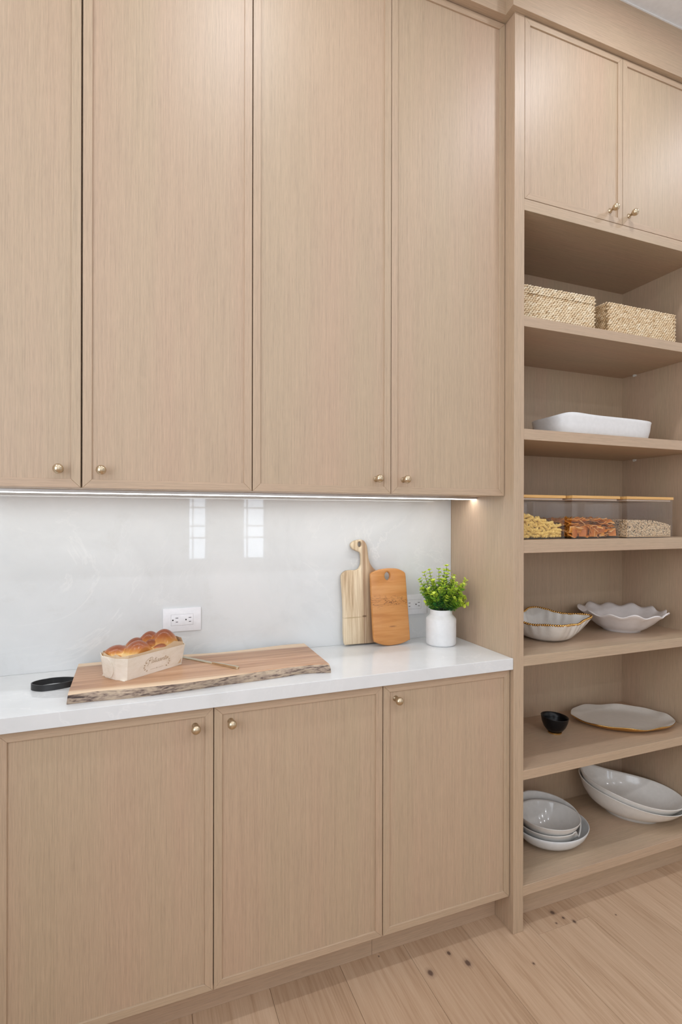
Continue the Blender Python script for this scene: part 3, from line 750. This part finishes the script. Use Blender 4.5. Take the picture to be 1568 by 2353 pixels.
edge = [grid[i][0] for i in range(NU + 1)] + [grid[NU][j] for j in range(1, NV + 1)] + [grid[i][NV] for i in range(NU - 1, -1, -1)] + [grid[0][j] for j in range(NV - 1, 0, -1)]
low = [bm.verts.new((v.co.x * .80 + bcx * .20, v.co.y * .80 + bcy * .20, bz + .004)) for v in edge]
bridge(bm, edge, low); bm.faces.new(low)
for _ in range(6): bmesh.ops.smooth_vert(bm, verts=[v for r_ in grid for v in r_], factor=.5, use_axis_x=True, use_axis_y=True, use_axis_z=True)
bmesh.ops.recalc_face_normals(bm, faces=bm.faces)
tag(put('bread_loaf', bm, CRUST, None, 180, base=(bcx, bcy, bz)), 'glossy brown braided loaf of bread in the pale wooden mould', 'bread')
# knife
k0 = Vector((.1050, 1.7395, .9436)); k1 = Vector((.2690, 1.5190, .9436)); kd = (k1 - k0).normalized(); ks = Vector((-kd.y, kd.x, 0)); KL = (k1 - k0).length
t = thing('table_knife', 'slim gold-toned table knife lying on the serving board beside the loaf', 'knife', tuple(k1))
def slab(bm, prof):                                       # prof: (dist from handle end, half width, thickness)
    rr = []
    for d, w, h in prof:
        p = k1 - kd * d; rr.append([bm.verts.new(p + ks * a + Vector((0, 0, b))) for a, b in ((-w, .0), (-w * .9, h), (w * .9, h), (w, 0.0))])
    for a, b in zip(rr, rr[1:]): bridge(bm, a, b)
    bm.faces.new(list(reversed(rr[0]))); bm.faces.new(rr[-1]); bmesh.ops.recalc_face_normals(bm, faces=bm.faces)
bm = BM(); slab(bm, [(0, .0030, .0045), (.002, .0048, .0060), (.010, .0050, .0064), (.06, .0040, .0056), (.100, .0032, .0048), (.106, .0032, .0034)]); put('handle', bm, STEEL_GOLD, t, 40)
bm = BM(); slab(bm, [(.105, .0032, .0032), (.112, .0060, .0022), (.15, .0075, .0018), (.20, .0078, .0016), (KL - .02, .0072, .0014), (KL, .002, .001)]); put('blade', bm, STEEL_GOLD, t, 40)

# ------------------------------------------------------------------ shelf things
# baskets -------------------------------------------------------
BASKET = attr_mat('woven_seagrass', 'tone', [(0, (.40, .24, .10)), (.35, (.66, .47, .27)), (.7, (.80, .65, .44)), (1, (.88, .78, .60))], .75)
BCORE = plain('basket_core', (.30, .19, .09), .9)
def basket(cx, yf, w, d, h, rot, label, z0, lip=False, seed=1, dark=0.0):
    RB = random.Random(seed)
    t = thing('woven_basket', label, 'basket', (cx, yf + d / 2, z0), 'woven baskets on the top shelf')
    c = Vector((cx, yf + d / 2, 0)); Mr = Matrix.Rotation(rot, 3, 'Z')
    rad = .010; bm = BM(); lay = bm.verts.layers.float.new('tone')
    rows = int(h / .0068); path = []
    # walk the rounded rectangle
    hw, hd = w / 2, d / 2; step = .0112; per = []
    for (ax, ay, bx, by, nx, ny) in ((-hw, -hd, hw, -hd, 0, -1), (hw, -hd, hw, hd, 1, 0), (hw, hd, -hw, hd, 0, 1), (-hw, hd, -hw, -hd, -1, 0)):
        l = math.hypot(bx - ax, by - ay); n_ = int(l / step)
        for i in range(n_):
            f = (i + .5) / n_; per.append((ax + (bx - ax) * f, ay + (by - ay) * f, nx, ny))
    for r_ in range(rows):
        z = z0 + .0072 + (h - .0087) * r_ / (rows - 1)
        top = r_ == rows - 1
        for i, (x, y, nx, ny) in enumerate(per):
            if ny == 1 and not top and RB.random() < .0: continue
            x_, y_ = x + RB.uniform(-.0012, .0012), y
            bulge = (.0025 if lip and r_ >= rows - 4 else 0) + RB.uniform(-.0006, .0010) - .0015 * (abs(x) > hw - .006 and abs(y) > hd - .006)
            # tangent
            tx, ty = -ny, nx; tx, ty = (1, 0) if ny else (0, 1)
            sl = .45 if r_ % 2 == 0 else .40
            e1 = Vector((tx * math.cos(sl), ty * math.cos(sl), math.sin(sl) * (1 if not nx == -1 else -1))); e2 = Vector((nx, ny, 0)); e3 = e1.cross(e2)
            M3 = Matrix((e1, e2, e3)).transposed()
            off = (i + .5 * (r_ % 2)) * 0
            p = Vector((x_ + tx * step * .5 * (r_ % 2), y_ + ty * step * .5 * (r_ % 2), 0)) + e2 * (bulge - .002)
            p = Mr @ p + c; p.z = z + RB.uniform(-.0006, .0006) + (RB.uniform(0, .0012) if top else 0)
            vsn = blob(bm, p, (.0088 * RB.uniform(.9, 1.12), .0030, .0034 * RB.uniform(.9, 1.1)), Mr @ M3, 6, 4)
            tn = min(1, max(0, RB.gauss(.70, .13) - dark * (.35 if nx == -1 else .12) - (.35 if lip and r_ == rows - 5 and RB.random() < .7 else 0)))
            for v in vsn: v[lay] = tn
    tag(put('weave', bm, BASKET, t, 180), kind='stuff')
    bm = BM(); th = .007
    for (a, b, e, f) in ((-hw, hw, -hd, -hd + th), (-hw, hw, hd - th, hd), (-hw, -hw + th, -hd + th, hd - th), (hw - th, hw, -hd + th, hd - th)):
        box(bm, a + .0015 * (a == -hw), b - .0015 * (b == hw), e + .0015 * (e == -hd), f - .0015 * (f == hd), z0 + .001, z0 + h - .006)
    box(bm, -hw + .003, hw - .003, -hd + .003, hd - .003, z0 + .0006, z0 + .006)
    bmesh.ops.rotate(bm, verts=bm.verts, cent=(0, 0, 0), matrix=Mr); bmesh.ops.translate(bm, verts=bm.verts, vec=(c.x, c.y, 0))
    put('core', bm, BCORE, t)
basket(1.394, 1.466, .344, .270, .133, -math.radians(1.6), 'woven seagrass basket with a folded rim, cut off by the side panel', 2.0577, True, 1)
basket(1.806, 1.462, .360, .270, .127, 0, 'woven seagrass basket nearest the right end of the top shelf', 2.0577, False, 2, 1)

# generic open vessel ------------------------------------------
def vessel(name, c, outer, inner, Rf, Zf, mat, parent=None, seg=96, label=None, cat=None, group=None, power=3, part=None, wav=None, rnd=False):
    """outer/inner: (s, h) from base centre to rim, rim to inner centre. s = share of rim radius, h = share of the rim's height.
    Rf(theta) -> (x, y) of the rim about c; Zf(theta) -> rim height above c.z"""
    bm = BM(); rings = []
    prof = outer + inner
    zmean = sum(Zf(2 * PI * i / seg) for i in range(seg)) / seg
    mean = sum(math.hypot(*Rf(2 * PI * i / seg)) for i in range(seg)) / seg
    for (s, h) in prof:
        if s < 1e-5: rings.append([bm.verts.new((c[0], c[1], c[2] + h * zmean))]); continue
        row = []
        for i in range(seg):
            th = 2 * PI * i / seg; x, y = Rf(th); w = max(0, min(1, h)) ** 1.4
            if rnd:
                bl = w ** .5; x = x * bl + mean * math.cos(th) * (1 - bl); y = y * bl + mean * math.sin(th) * (1 - bl)
            zr = zmean + (Zf(th) - zmean) * w
            if wav: 
                kk = 1 + wav(th) * w * s; x *= kk; y *= kk
            row.append(bm.verts.new((c[0] + x * s, c[1] + y * s, c[2] + h * zr)))
        rings.append(row)
    for a, b in zip(rings, rings[1:]): bridge(bm, a, b)
    bmesh.ops.recalc_face_normals(bm, faces=bm.faces)
    if parent: return put(part or name, bm, mat, parent, 180)
    return tag(put(name, bm, mat, None, 180, base=tuple(c)), label, cat, group)

# long white dish on the second shelf
def sup(a, b, n_): return lambda th: (a * math.copysign(abs(math.cos(th)) ** (2 / n_), math.cos(th)), b * math.copysign(abs(math.sin(th)) ** (2 / n_), math.sin(th)))
vessel('baking_dish', (1.656, 1.562, 1.6802), [(0, .0), (.84, 0), (.90, .03), (.945, .18), (.975, .5), (.99, .85), (1.0, .97)], [(.99, 1.0), (.975, .98), (.955, .7), (.92, .3), (.85, .08), (0, .06)],
       sup(.239, .112, 4.2), lambda th: .075 + .0090 * math.exp(-((th - 3.98) / .50) ** 2), CERAMIC_M, label='long white ceramic baking dish with a wavy rim on the shelf below the baskets', cat='dish')

# storage containers
BAMBOO = wood('bamboo_lid', 'x', [(.38, (.62, .33, .10)), (.5, (.74, .43, .15)), (.62, (.80, .50, .20))], 120, 5, .4, .2)
SEAL = plain('clear_seal', (.62, .50, .40), .4)
def container(x0, x1, y0, label):
    z0 = 1.3061; y1 = y0 + .205; zt = 1.451
    t = thing('storage_container', label, 'storage container', ((x0 + x1) / 2, (y0 + y1) / 2, z0), 'clear storage containers with wooden lids')
    a, b, c, d = x0 + .0008, x1 - .0045, y0 + .001, y1 - .004; w = .0028
    bm = BM()
    box(bm, a, b, c, c + w, z0, zt); box(bm, a, b, d - w, d, z0, zt); box(bm, a, a + w, c + w, d - w, z0, zt); box(bm, b - w, b, c + w, d - w, z0, zt); box(bm, a + w, b - w, c + w, d - w, z0, z0 + w)
    put('body', bm, ACRYLIC, t)
    bm = BM(); box(bm, x0, x1, y0, y1, zt + .0002, zt + .0105, .0012, 2); put('lid', bm, BAMBOO, t)
    bm = BM(); box(bm, a + w + .002, b - w - .002, c + w + .002, d - w - .002, zt - .0065, zt + .0002, .002, 2); put('seal', bm, SEAL, t)
    return (a + w, b - w, c + w, d - w, z0 + w)
in1 = container(1.2030, 1.4270, 1.460, 'clear container of spiral pasta with a bamboo lid, next to the side panel')
in2 = container(1.4372, 1.6667, 1.440, 'clear container of orange dried chips with a bamboo lid, between the other two')
in3 = container(1.6900, 1.9350, 1.430, 'clear container of mixed rice with a bamboo lid, farthest right')
# pasta
PASTA = plain('dry_pasta', (.88, .62, .18), .55)
RQ = random.Random(11)
def heap_z(q, h0, h1): return h0 + (h1 - h0) * q
bm = BM()
def rotini(c, d, ln, r):
    d = d.normalized(); o1 = d.orthogonal().normalized(); o2 = d.cross(o1); rings = []
    nseg = 13
    for i in range(nseg + 1):
        f = i / nseg; p = c + d * (f - .5) * ln; rr = r * (1.0 if i % 2 else .78)
        rings.append([bm.verts.new(p + (o1 * math.cos(a) + o2 * math.sin(a)) * rr) for a in (2 * PI * k_ / 6 + i * .35 for k_ in range(6))])
    for a, b in zip(rings, rings[1:]): bridge(bm, a, b)
    bm.faces.new(list(reversed(rings[0]))); bm.faces.new(rings[-1])
def fill_positions(inn, top, step, jit, RNG, margin, depth):
    x0, x1, y0, y1, z0 = inn; out = []; x = x0 + margin
    while x < x1 - margin:
        y = y0 + margin
        while y < min(y1 - margin, y0 + depth):
            zt = top((x - x0) / (x1 - x0), (y - y0) / (y1 - y0)); z = z0 + margin * .9
            while z < z0 + zt:
                out.append(Vector((min(x1 - margin, max(x0 + margin, x + RNG.uniform(-jit, jit))), max(y0 + margin, y + RNG.uniform(-jit, jit) * .6), max(z0 + margin * .8, z + RNG.uniform(-jit, jit) * .5)))); z += step * .8
            y += step
        x += step
    return out
for p in fill_positions(in1, lambda a, b: .082 - .045 * max(0, a - .25) ** 1.2 * 1.3 + .01 * b, .0145, .004, RQ, .008, .19):
    a = RQ.uniform(0, PI); dv_ = Vector((math.cos(a), math.sin(a) * .5, RQ.uniform(-.45, .45))).normalized(); ln = RQ.uniform(.026, .034)
    hx = abs(dv_.x) * ln / 2 + .006; p.x = min(in1[1] - hx, max(in1[0] + hx, p.x)); hy = abs(dv_.y) * ln / 2 + .0055; p.y = min(in1[3] - hy, max(in1[2] + hy, p.y)); p.z = max(p.z, in1[4] + abs(dv_.z) * ln / 2 + .006)
    rotini(p, dv_, ln, .0058)
tag(put('spiral_pasta', bm, PASTA, None, 30, base=((in1[0] + in1[1]) / 2, (in1[2] + in1[3]) / 2, in1[4])), 'yellow spiral pasta heaped in the left clear container', 'pasta', kind='stuff')
# orange chips: curled squares
CHIP = attr_mat('dried_orange_chip', 'tone', [(0, (.42, .10, .010)), (.45, (.66, .22, .018)), (.75, (.74, .32, .05)), (1, (.85, .62, .38))], .5, 80, .15)
bm = BM(); lay = bm.verts.layers.float.new('tone')
def chip(c, M3, s, curl, tone):
    n_ = 4; th = .0012; g1 = []; g2 = []
    for i in range(n_ + 1):
        r1 = []; r2 = []
        for j in range(n_ + 1):
            a = (i / n_ - .5) * s; b = (j / n_ - .5) * s * .9; z = curl * (a * a + .3 * b * b) / s * 2.2
            e = i in (0, n_) or j in (0, n_)
            v1 = bm.verts.new(c + M3 @ Vector((a, b, z + th))); v2 = bm.verts.new(c + M3 @ Vector((a, b, z - th))); v1[lay] = (.80 if tone > .35 else tone + .1) if e else tone; v2[lay] = .7 if e else tone; r1.append(v1); r2.append(v2)
        g1.append(r1); g2.append(r2)
    for i in range(n_):
        for j in range(n_):
            bm.faces.new((g1[i][j], g1[i + 1][j], g1[i + 1][j + 1], g1[i][j + 1])); bm.faces.new((g2[i][j], g2[i][j + 1], g2[i + 1][j + 1], g2[i + 1][j]))
    ed = lambda g: [g[i][0] for i in range(n_)] + [g[n_][j] for j in range(n_)] + [g[i][n_] for i in range(n_, 0, -1)] + [g[0][j] for j in range(n_, 0, -1)]
    bridge(bm, ed(g1), ed(g2))
RC = random.Random(21)
for p in fill_positions(in2, lambda a, b: .066 + .008 * math.sin(a * 9) - .012 * (a > .9), .021, .006, RC, .012, .19):
    upright = RC.random() < .45 and p.z < in2[4] + .035
    M3 = (Matrix.Rotation(RC.uniform(-.5, .5), 3, 'Z') @ Matrix.Rotation(PI / 2 + RC.uniform(-.25, .25), 3, 'X')) if upright else Matrix.Rotation(RC.uniform(0, PI), 3, 'Z') @ Matrix.Rotation(RC.uniform(-.55, .55), 3, 'X')
    s = RC.uniform(.024, .036); hh = s * .62
    p.x = min(in2[1] - hh, max(in2[0] + hh, p.x)); p.y = min(in2[3] - hh, max(in2[2] + (.006 if upright else hh), p.y)); p.z = max(p.z, in2[4] + (hh if upright else .008))
    chip(p, M3, s, RC.uniform(.1, .55) * RC.choice((-1, 1)), RC.uniform(0, .6))
for v in bm.verts:
    v.co.x = min(in2[1] - .0004, max(in2[0] + .0004, v.co.x)); v.co.y = min(in2[3] - .0004, max(in2[2] + .0004, v.co.y)); v.co.z = max(in2[4] + .0003, v.co.z)
tag(put('dried_chips', bm, CHIP, None, 40, base=((in2[0] + in2[1]) / 2, (in2[2] + in2[3]) / 2, in2[4])), 'curled orange dried chips in the middle clear container', 'dried snack', kind='stuff')
# rice mix
RICE = attr_mat('mixed_rice', 'tone', [(0, (.02, .012, .010)), (.2, (.05, .03, .02)), (.24, (.50, .32, .17)), (.6, (.76, .56, .34)), (1, (.90, .78, .58))], .6)
bm = BM(); lay = bm.verts.layers.float.new('tone'); RR = random.Random(31)
x0, x1, y0, y1, z0 = in3
def rz(a, b): return .064 - .002 * a - .024 * max(0, a - .55) ** 1.3 * 2.0 + .004 * b
def grain(p, n3):
    a = RR.uniform(0, 2 * PI); o1 = n3.orthogonal().normalized(); o2 = n3.cross(o1); d = o1 * math.cos(a) + o2 * math.sin(a)
    M3 = Matrix((d, n3.cross(d), n3)).transposed(); tn = RR.uniform(0, .17) if RR.random() < .24 else RR.uniform(.3, 1)
    for v in blob(bm, p, (.0036, .0012, .0011), M3, 4, 3): v[lay] = tn
NX = 24; top = [[bm.verts.new((x0 + .0024 + (x1 - x0 - .0048) * i / NX, y0 + .0024 + (y1 - y0 - .0048) * j / 12, z0 + rz(i / NX, j / 12) - .001)) for j in range(13)] for i in range(NX + 1)]
bot = [[bm.verts.new((v.co.x, v.co.y, z0 + .0005)) for v in row] for row in top]
for i in range(NX):
    for j in range(12): bm.faces.new((top[i][j], top[i + 1][j], top[i + 1][j + 1], top[i][j + 1]))
for i in range(NX): bm.faces.new((bot[i][0], bot[i + 1][0], top[i + 1][0], top[i][0])); bm.faces.new((bot[i][12], top[i][12], top[i + 1][12], bot[i + 1][12]))
for j in range(12): bm.faces.new((bot[0][j], top[0][j], top[0][j + 1], bot[0][j + 1])); bm.faces.new((bot[NX][j], bot[NX][j + 1], top[NX][j + 1], top[NX][j]))
for v in bm.verts: v[lay] = .42
for i in range(3600):
    a = RR.random(); b = RR.random(); h = rz(a, 0)
    grain(Vector((x0 + .0045 + (x1 - x0 - .009) * a, y0 + .0018, z0 + .005 + (h - .006) * b)), Vector((0, -1, 0)))
for i in range(1500):
    a = RR.random(); b = RR.random(); h = rz(0, a)
    grain(Vector((x0 + .0018, y0 + .0045 + (y1 - y0 - .009) * a, z0 + .005 + (h - .006) * b)), Vector((-1, 0, 0)))
for i in range(2600):
    a = RR.random(); b = RR.random()
    grain(Vector((x0 + .0045 + (x1 - x0 - .009) * a, y0 + .0045 + (y1 - y0 - .009) * b, z0 + rz(a, b))), Vector((0, 0, 1)))
tag(put('mixed_rice', bm, RICE, None, None, base=((x0 + x1) / 2, (y0 + y1) / 2, z0)), 'pale and black mixed rice in the right clear container', 'rice', kind='stuff')

# beaded bowl
th0 = math.radians(-24)
def bead_R(th):
    c4 = math.cos(4 * (th - th0)); r = .136 + .020 * c4 + .006 * math.cos(8 * (th - th0)) + .004 * math.cos(2 * (th - th0))
    return (r * math.cos(th), r * math.sin(th))
def bead_Z(th): return .078 + .0055 * math.cos(4 * (th - th0)) + .007 * math.cos(th - math.radians(45))
BC = (1.470, 1.598, .9189)
t = thing('beaded_bowl', 'white glazed bowl with wavy sides and a gold beaded rim', 'bowl', BC)
vessel('bowl', BC, [(0, .02), (.40, .0), (.52, .02), (.68, .16), (.82, .42), (.93, .74), (.995, .97)], [(1.0, 1.0), (.975, 1.0), (.95, .96), (.89, .72), (.78, .42), (.62, .17), (.45, .07), (0, .05)], bead_R, bead_Z, CERAMIC, t, 144, part='body',
       wav=lambda th: .020 * math.sin(22 * th), rnd=True)
bm = BM(); pts = []; NB = 720
for i in range(NB + 1):
    th = 2 * PI * i / NB; x, y = bead_R(th); pts.append(Vector((BC[0] + x * .99, BC[1] + y * .99, BC[2] + bead_Z(th) + .001)))
acc = 0; last = pts[0]
for p in pts[1:]:
    acc += (p - last).length; last = p
    if acc >= .0078: blob(bm, p, (.0046, .0046, .0046), None, 10, 6); acc = 0
tag(put('beaded_rim', bm, GOLD, t, 180), 'gold beaded rim')

# ruffled bowl
def ruf_R(th):
    r = .166 + .005 * math.cos(12 * th); return (r * math.cos(th), r * math.sin(th))
vessel('ruffled_bowl', (1.866, 1.606, .9189), [(0, .05), (.34, .03), (.40, .0), (.42, .0), (.43, .06), (.55, .20), (.70, .45), (.84, .74), (.92, .86), (1.0, .98)],
       [(1.005, 1.01), (.99, 1.035), (.91, .93), (.82, .80), (.68, .52), (.52, .28), (.38, .17), (0, .14)], ruf_R, lambda th: .080 + .0062 * math.cos(12 * th + .6) + .002 * math.sin(5 * th), CERAMIC_P, seg=192, rnd=True,
       label='blush-white ceramic bowl with a ruffled rim right of the beaded bowl', cat='bowl')

# small black bowl with a gold foot
t = thing('small_bowl', 'small black bowl on a gold foot beside the oval platter', 'bowl', (1.531, 1.622, .5354))
bcx2 = (1.531, 1.622, .5354)
vessel('bowl', (1.531, 1.622, .5414), [(0, .0), (.42, .0), (.58, .08), (.80, .35), (.94, .68), (.99, .96)], [(1.0, 1.0), (.94, .99), (.90, .7), (.76, .38), (.5, .14), (0, .08)], lambda th: (.0535 * math.cos(th), .0500 * math.sin(th)),
       lambda th: .058 + .0045 * math.cos(th - math.radians(150)), BLACK, t, 48, part='body')
bm = BM(); lathe(bm, [(0, 0), (.0245, 0), (.0262, .001), (.0262, .0055), (.0245, .0066), (0, .0066)], bcx2, 32); tag(put('foot', bm, GOLD, t, 40), 'gold foot ring')

# oval platter, white on top and gold beneath
pa = math.radians(156.4)
def plat_R(th):
    k_ = 1 + .012 * math.sin(5 * th + 1) + .008 * math.sin(9 * th); x, y = .203 * math.cos(th) * k_, .139 * math.sin(th) * k_
    return (x * math.cos(pa) - y * math.sin(pa), x * math.sin(pa) + y * math.cos(pa))
PC = (1.868, 1.606, .5356)
t = thing('oval_platter', 'white oval platter with a wavy gold edge and underside', 'platter', PC)
zf = lambda th: .025 + .0022 * math.sin(6 * th + .5) + .0015 * math.sin(10 * th)
vessel('p', PC, [(0, .0), (.70, .0), (.80, .12), (.92, .5), (1.0, .94)], [(1.0, 1.0), (.995, 1.02)], plat_R, zf, GOLD, t, 120, part='underside')
vessel('p', (PC[0], PC[1], PC[2] + .0003), [(.992, 1.03)], [(.93, .86), (.85, .55), (.74, .38), (.60, .33), (0, .32)], plat_R, zf, PEARL, t, 120, part='plate_surface')

# stack of three bowls, bottom shelf
ZS = .1488
vessel('serving_bowl', (1.482, 1.588, ZS), [(0, .0), (.50, .0), (.62, .04), (.80, .24), (.92, .52), (.98, .8), (1.0, .96)], [(.99, 1.0), (.975, .97), (.95, .75), (.88, .42), (.74, .16), (.55, .08), (0, .07)],
       lambda th: (.147 * math.cos(th), .121 * math.sin(th)), lambda th: .062 + .002 * math.cos(th - 2), CERAMIC_W, label='white oval bowl at the bottom of the stack of three, under the grey-white bowls', cat='bowl', group='stack of bowls on the lowest shelf')
def mid_Z(th):
    d = (math.degrees(th) + 66) % 360                     # starts at the notch, front right
    if d < 40: return .045 + .045 * (d / 40)
    if d < 165: return .090 + .028 * min(1, (d - 40) / 110)
    if d < 168: return .118 - .046 * (d - 165) / 3
    if d < 345: return .072 - .004 * math.sin((d - 168) / 177 * PI)
    if d < 352: return .075
    return .075 - .030 * (d - 352) / 8
vessel('swirl_bowl', (1.466, 1.592, ZS + .0095), [(0, .0), (.50, .0), (.62, .06), (.78, .28), (.90, .58), (.98, .9), (1.0, .98)], [(.985, 1.0), (.965, .97), (.93, .7), (.84, .36), (.68, .12), (.5, .06), (0, .05)],
       lambda th: (.121 * math.cos(th), .118 * math.sin(th)), mid_Z, CERAMIC_G, seg=240, label='grey-white bowl with a stepped notched rim in the middle of the stack of three', cat='bowl', group='stack of bowls on the lowest shelf')
pb = math.radians(146)
vessel('serving_bowl', (1.459, 1.577, ZS + .0170), [(0, .0), (.42, .0), (.50, .02), (.66, .25), (.82, .55), (.94, .82), (.99, .96)], [(1.0, 1.0), (.975, 1.0), (.95, .94), (.84, .70), (.66, .36), (.50, .13), (.42, .07), (0, .06)],
       lambda th: (.114 * math.cos(th) * math.cos(pb) - .104 * math.sin(th) * math.sin(pb), .114 * math.cos(th) * math.sin(pb) + .104 * math.sin(th) * math.cos(pb)), lambda th: .087, CERAMIC_G,
       label='grey-white round bowl topmost of the stack of three, its inside showing', cat='bowl', group='stack of bowls on the lowest shelf')

# two nested saddle-rimmed bowls
la = math.radians(-52)
def sad_R(a, b):
    def f(th):
        x, y = a * math.cos(th), b * math.sin(th); return (x * math.cos(la) - y * math.sin(la), x * math.sin(la) + y * math.cos(la))
    return f
def sad_Z(th, z=0): 
    c_ = math.cos(th)
    q = (1 - c_) / 2; k_ = .5 + .5 * math.sin(th); return .066 + .070 * (q ** 1.35 * (1 - k_) + q ** 6 * k_) + .010 * max(0, c_) ** 2 + .024 * max(0, math.sin(th)) ** 1.5 + z
SC = (1.914, 1.600, ZS)
t = thing('oval_bowl', 'white footed oval bowl with one raised end, under its twin', 'bowl', SC, 'nested oval bowls on the lowest shelf')
vessel('b', SC, [(0, .07), (.40, .07), (.44, .0), (.485, .0), (.485, .085), (.52, .11), (.66, .23), (.82, .46), (.93, .74), (.99, .97)], [(1.0, 1.0), (.975, 1.0), (.95, .93), (.90, .72), (.79, .46), (.62, .23), (.45, .14), (0, .12)], sad_R(.200, .131), sad_Z, CERAMIC, t, 128, part='body')
vessel('oval_bowl', (SC[0] + .002, SC[1] + .001, ZS + .0150), [(0, .0), (.42, .0), (.62, .14), (.80, .42), (.92, .72), (.985, .97)], [(.99, 1.0), (.965, 1.0), (.94, .93), (.88, .70), (.77, .44), (.60, .2), (.40, .1), (0, .08)], sad_R(.197, .127), lambda th: sad_Z(th, .004), CERAMIC,
       seg=128, label='white oval bowl with a raised end, nested on top of its twin', cat='bowl', group='nested oval bowls on the lowest shelf')
bpy.context.view_layer.update()
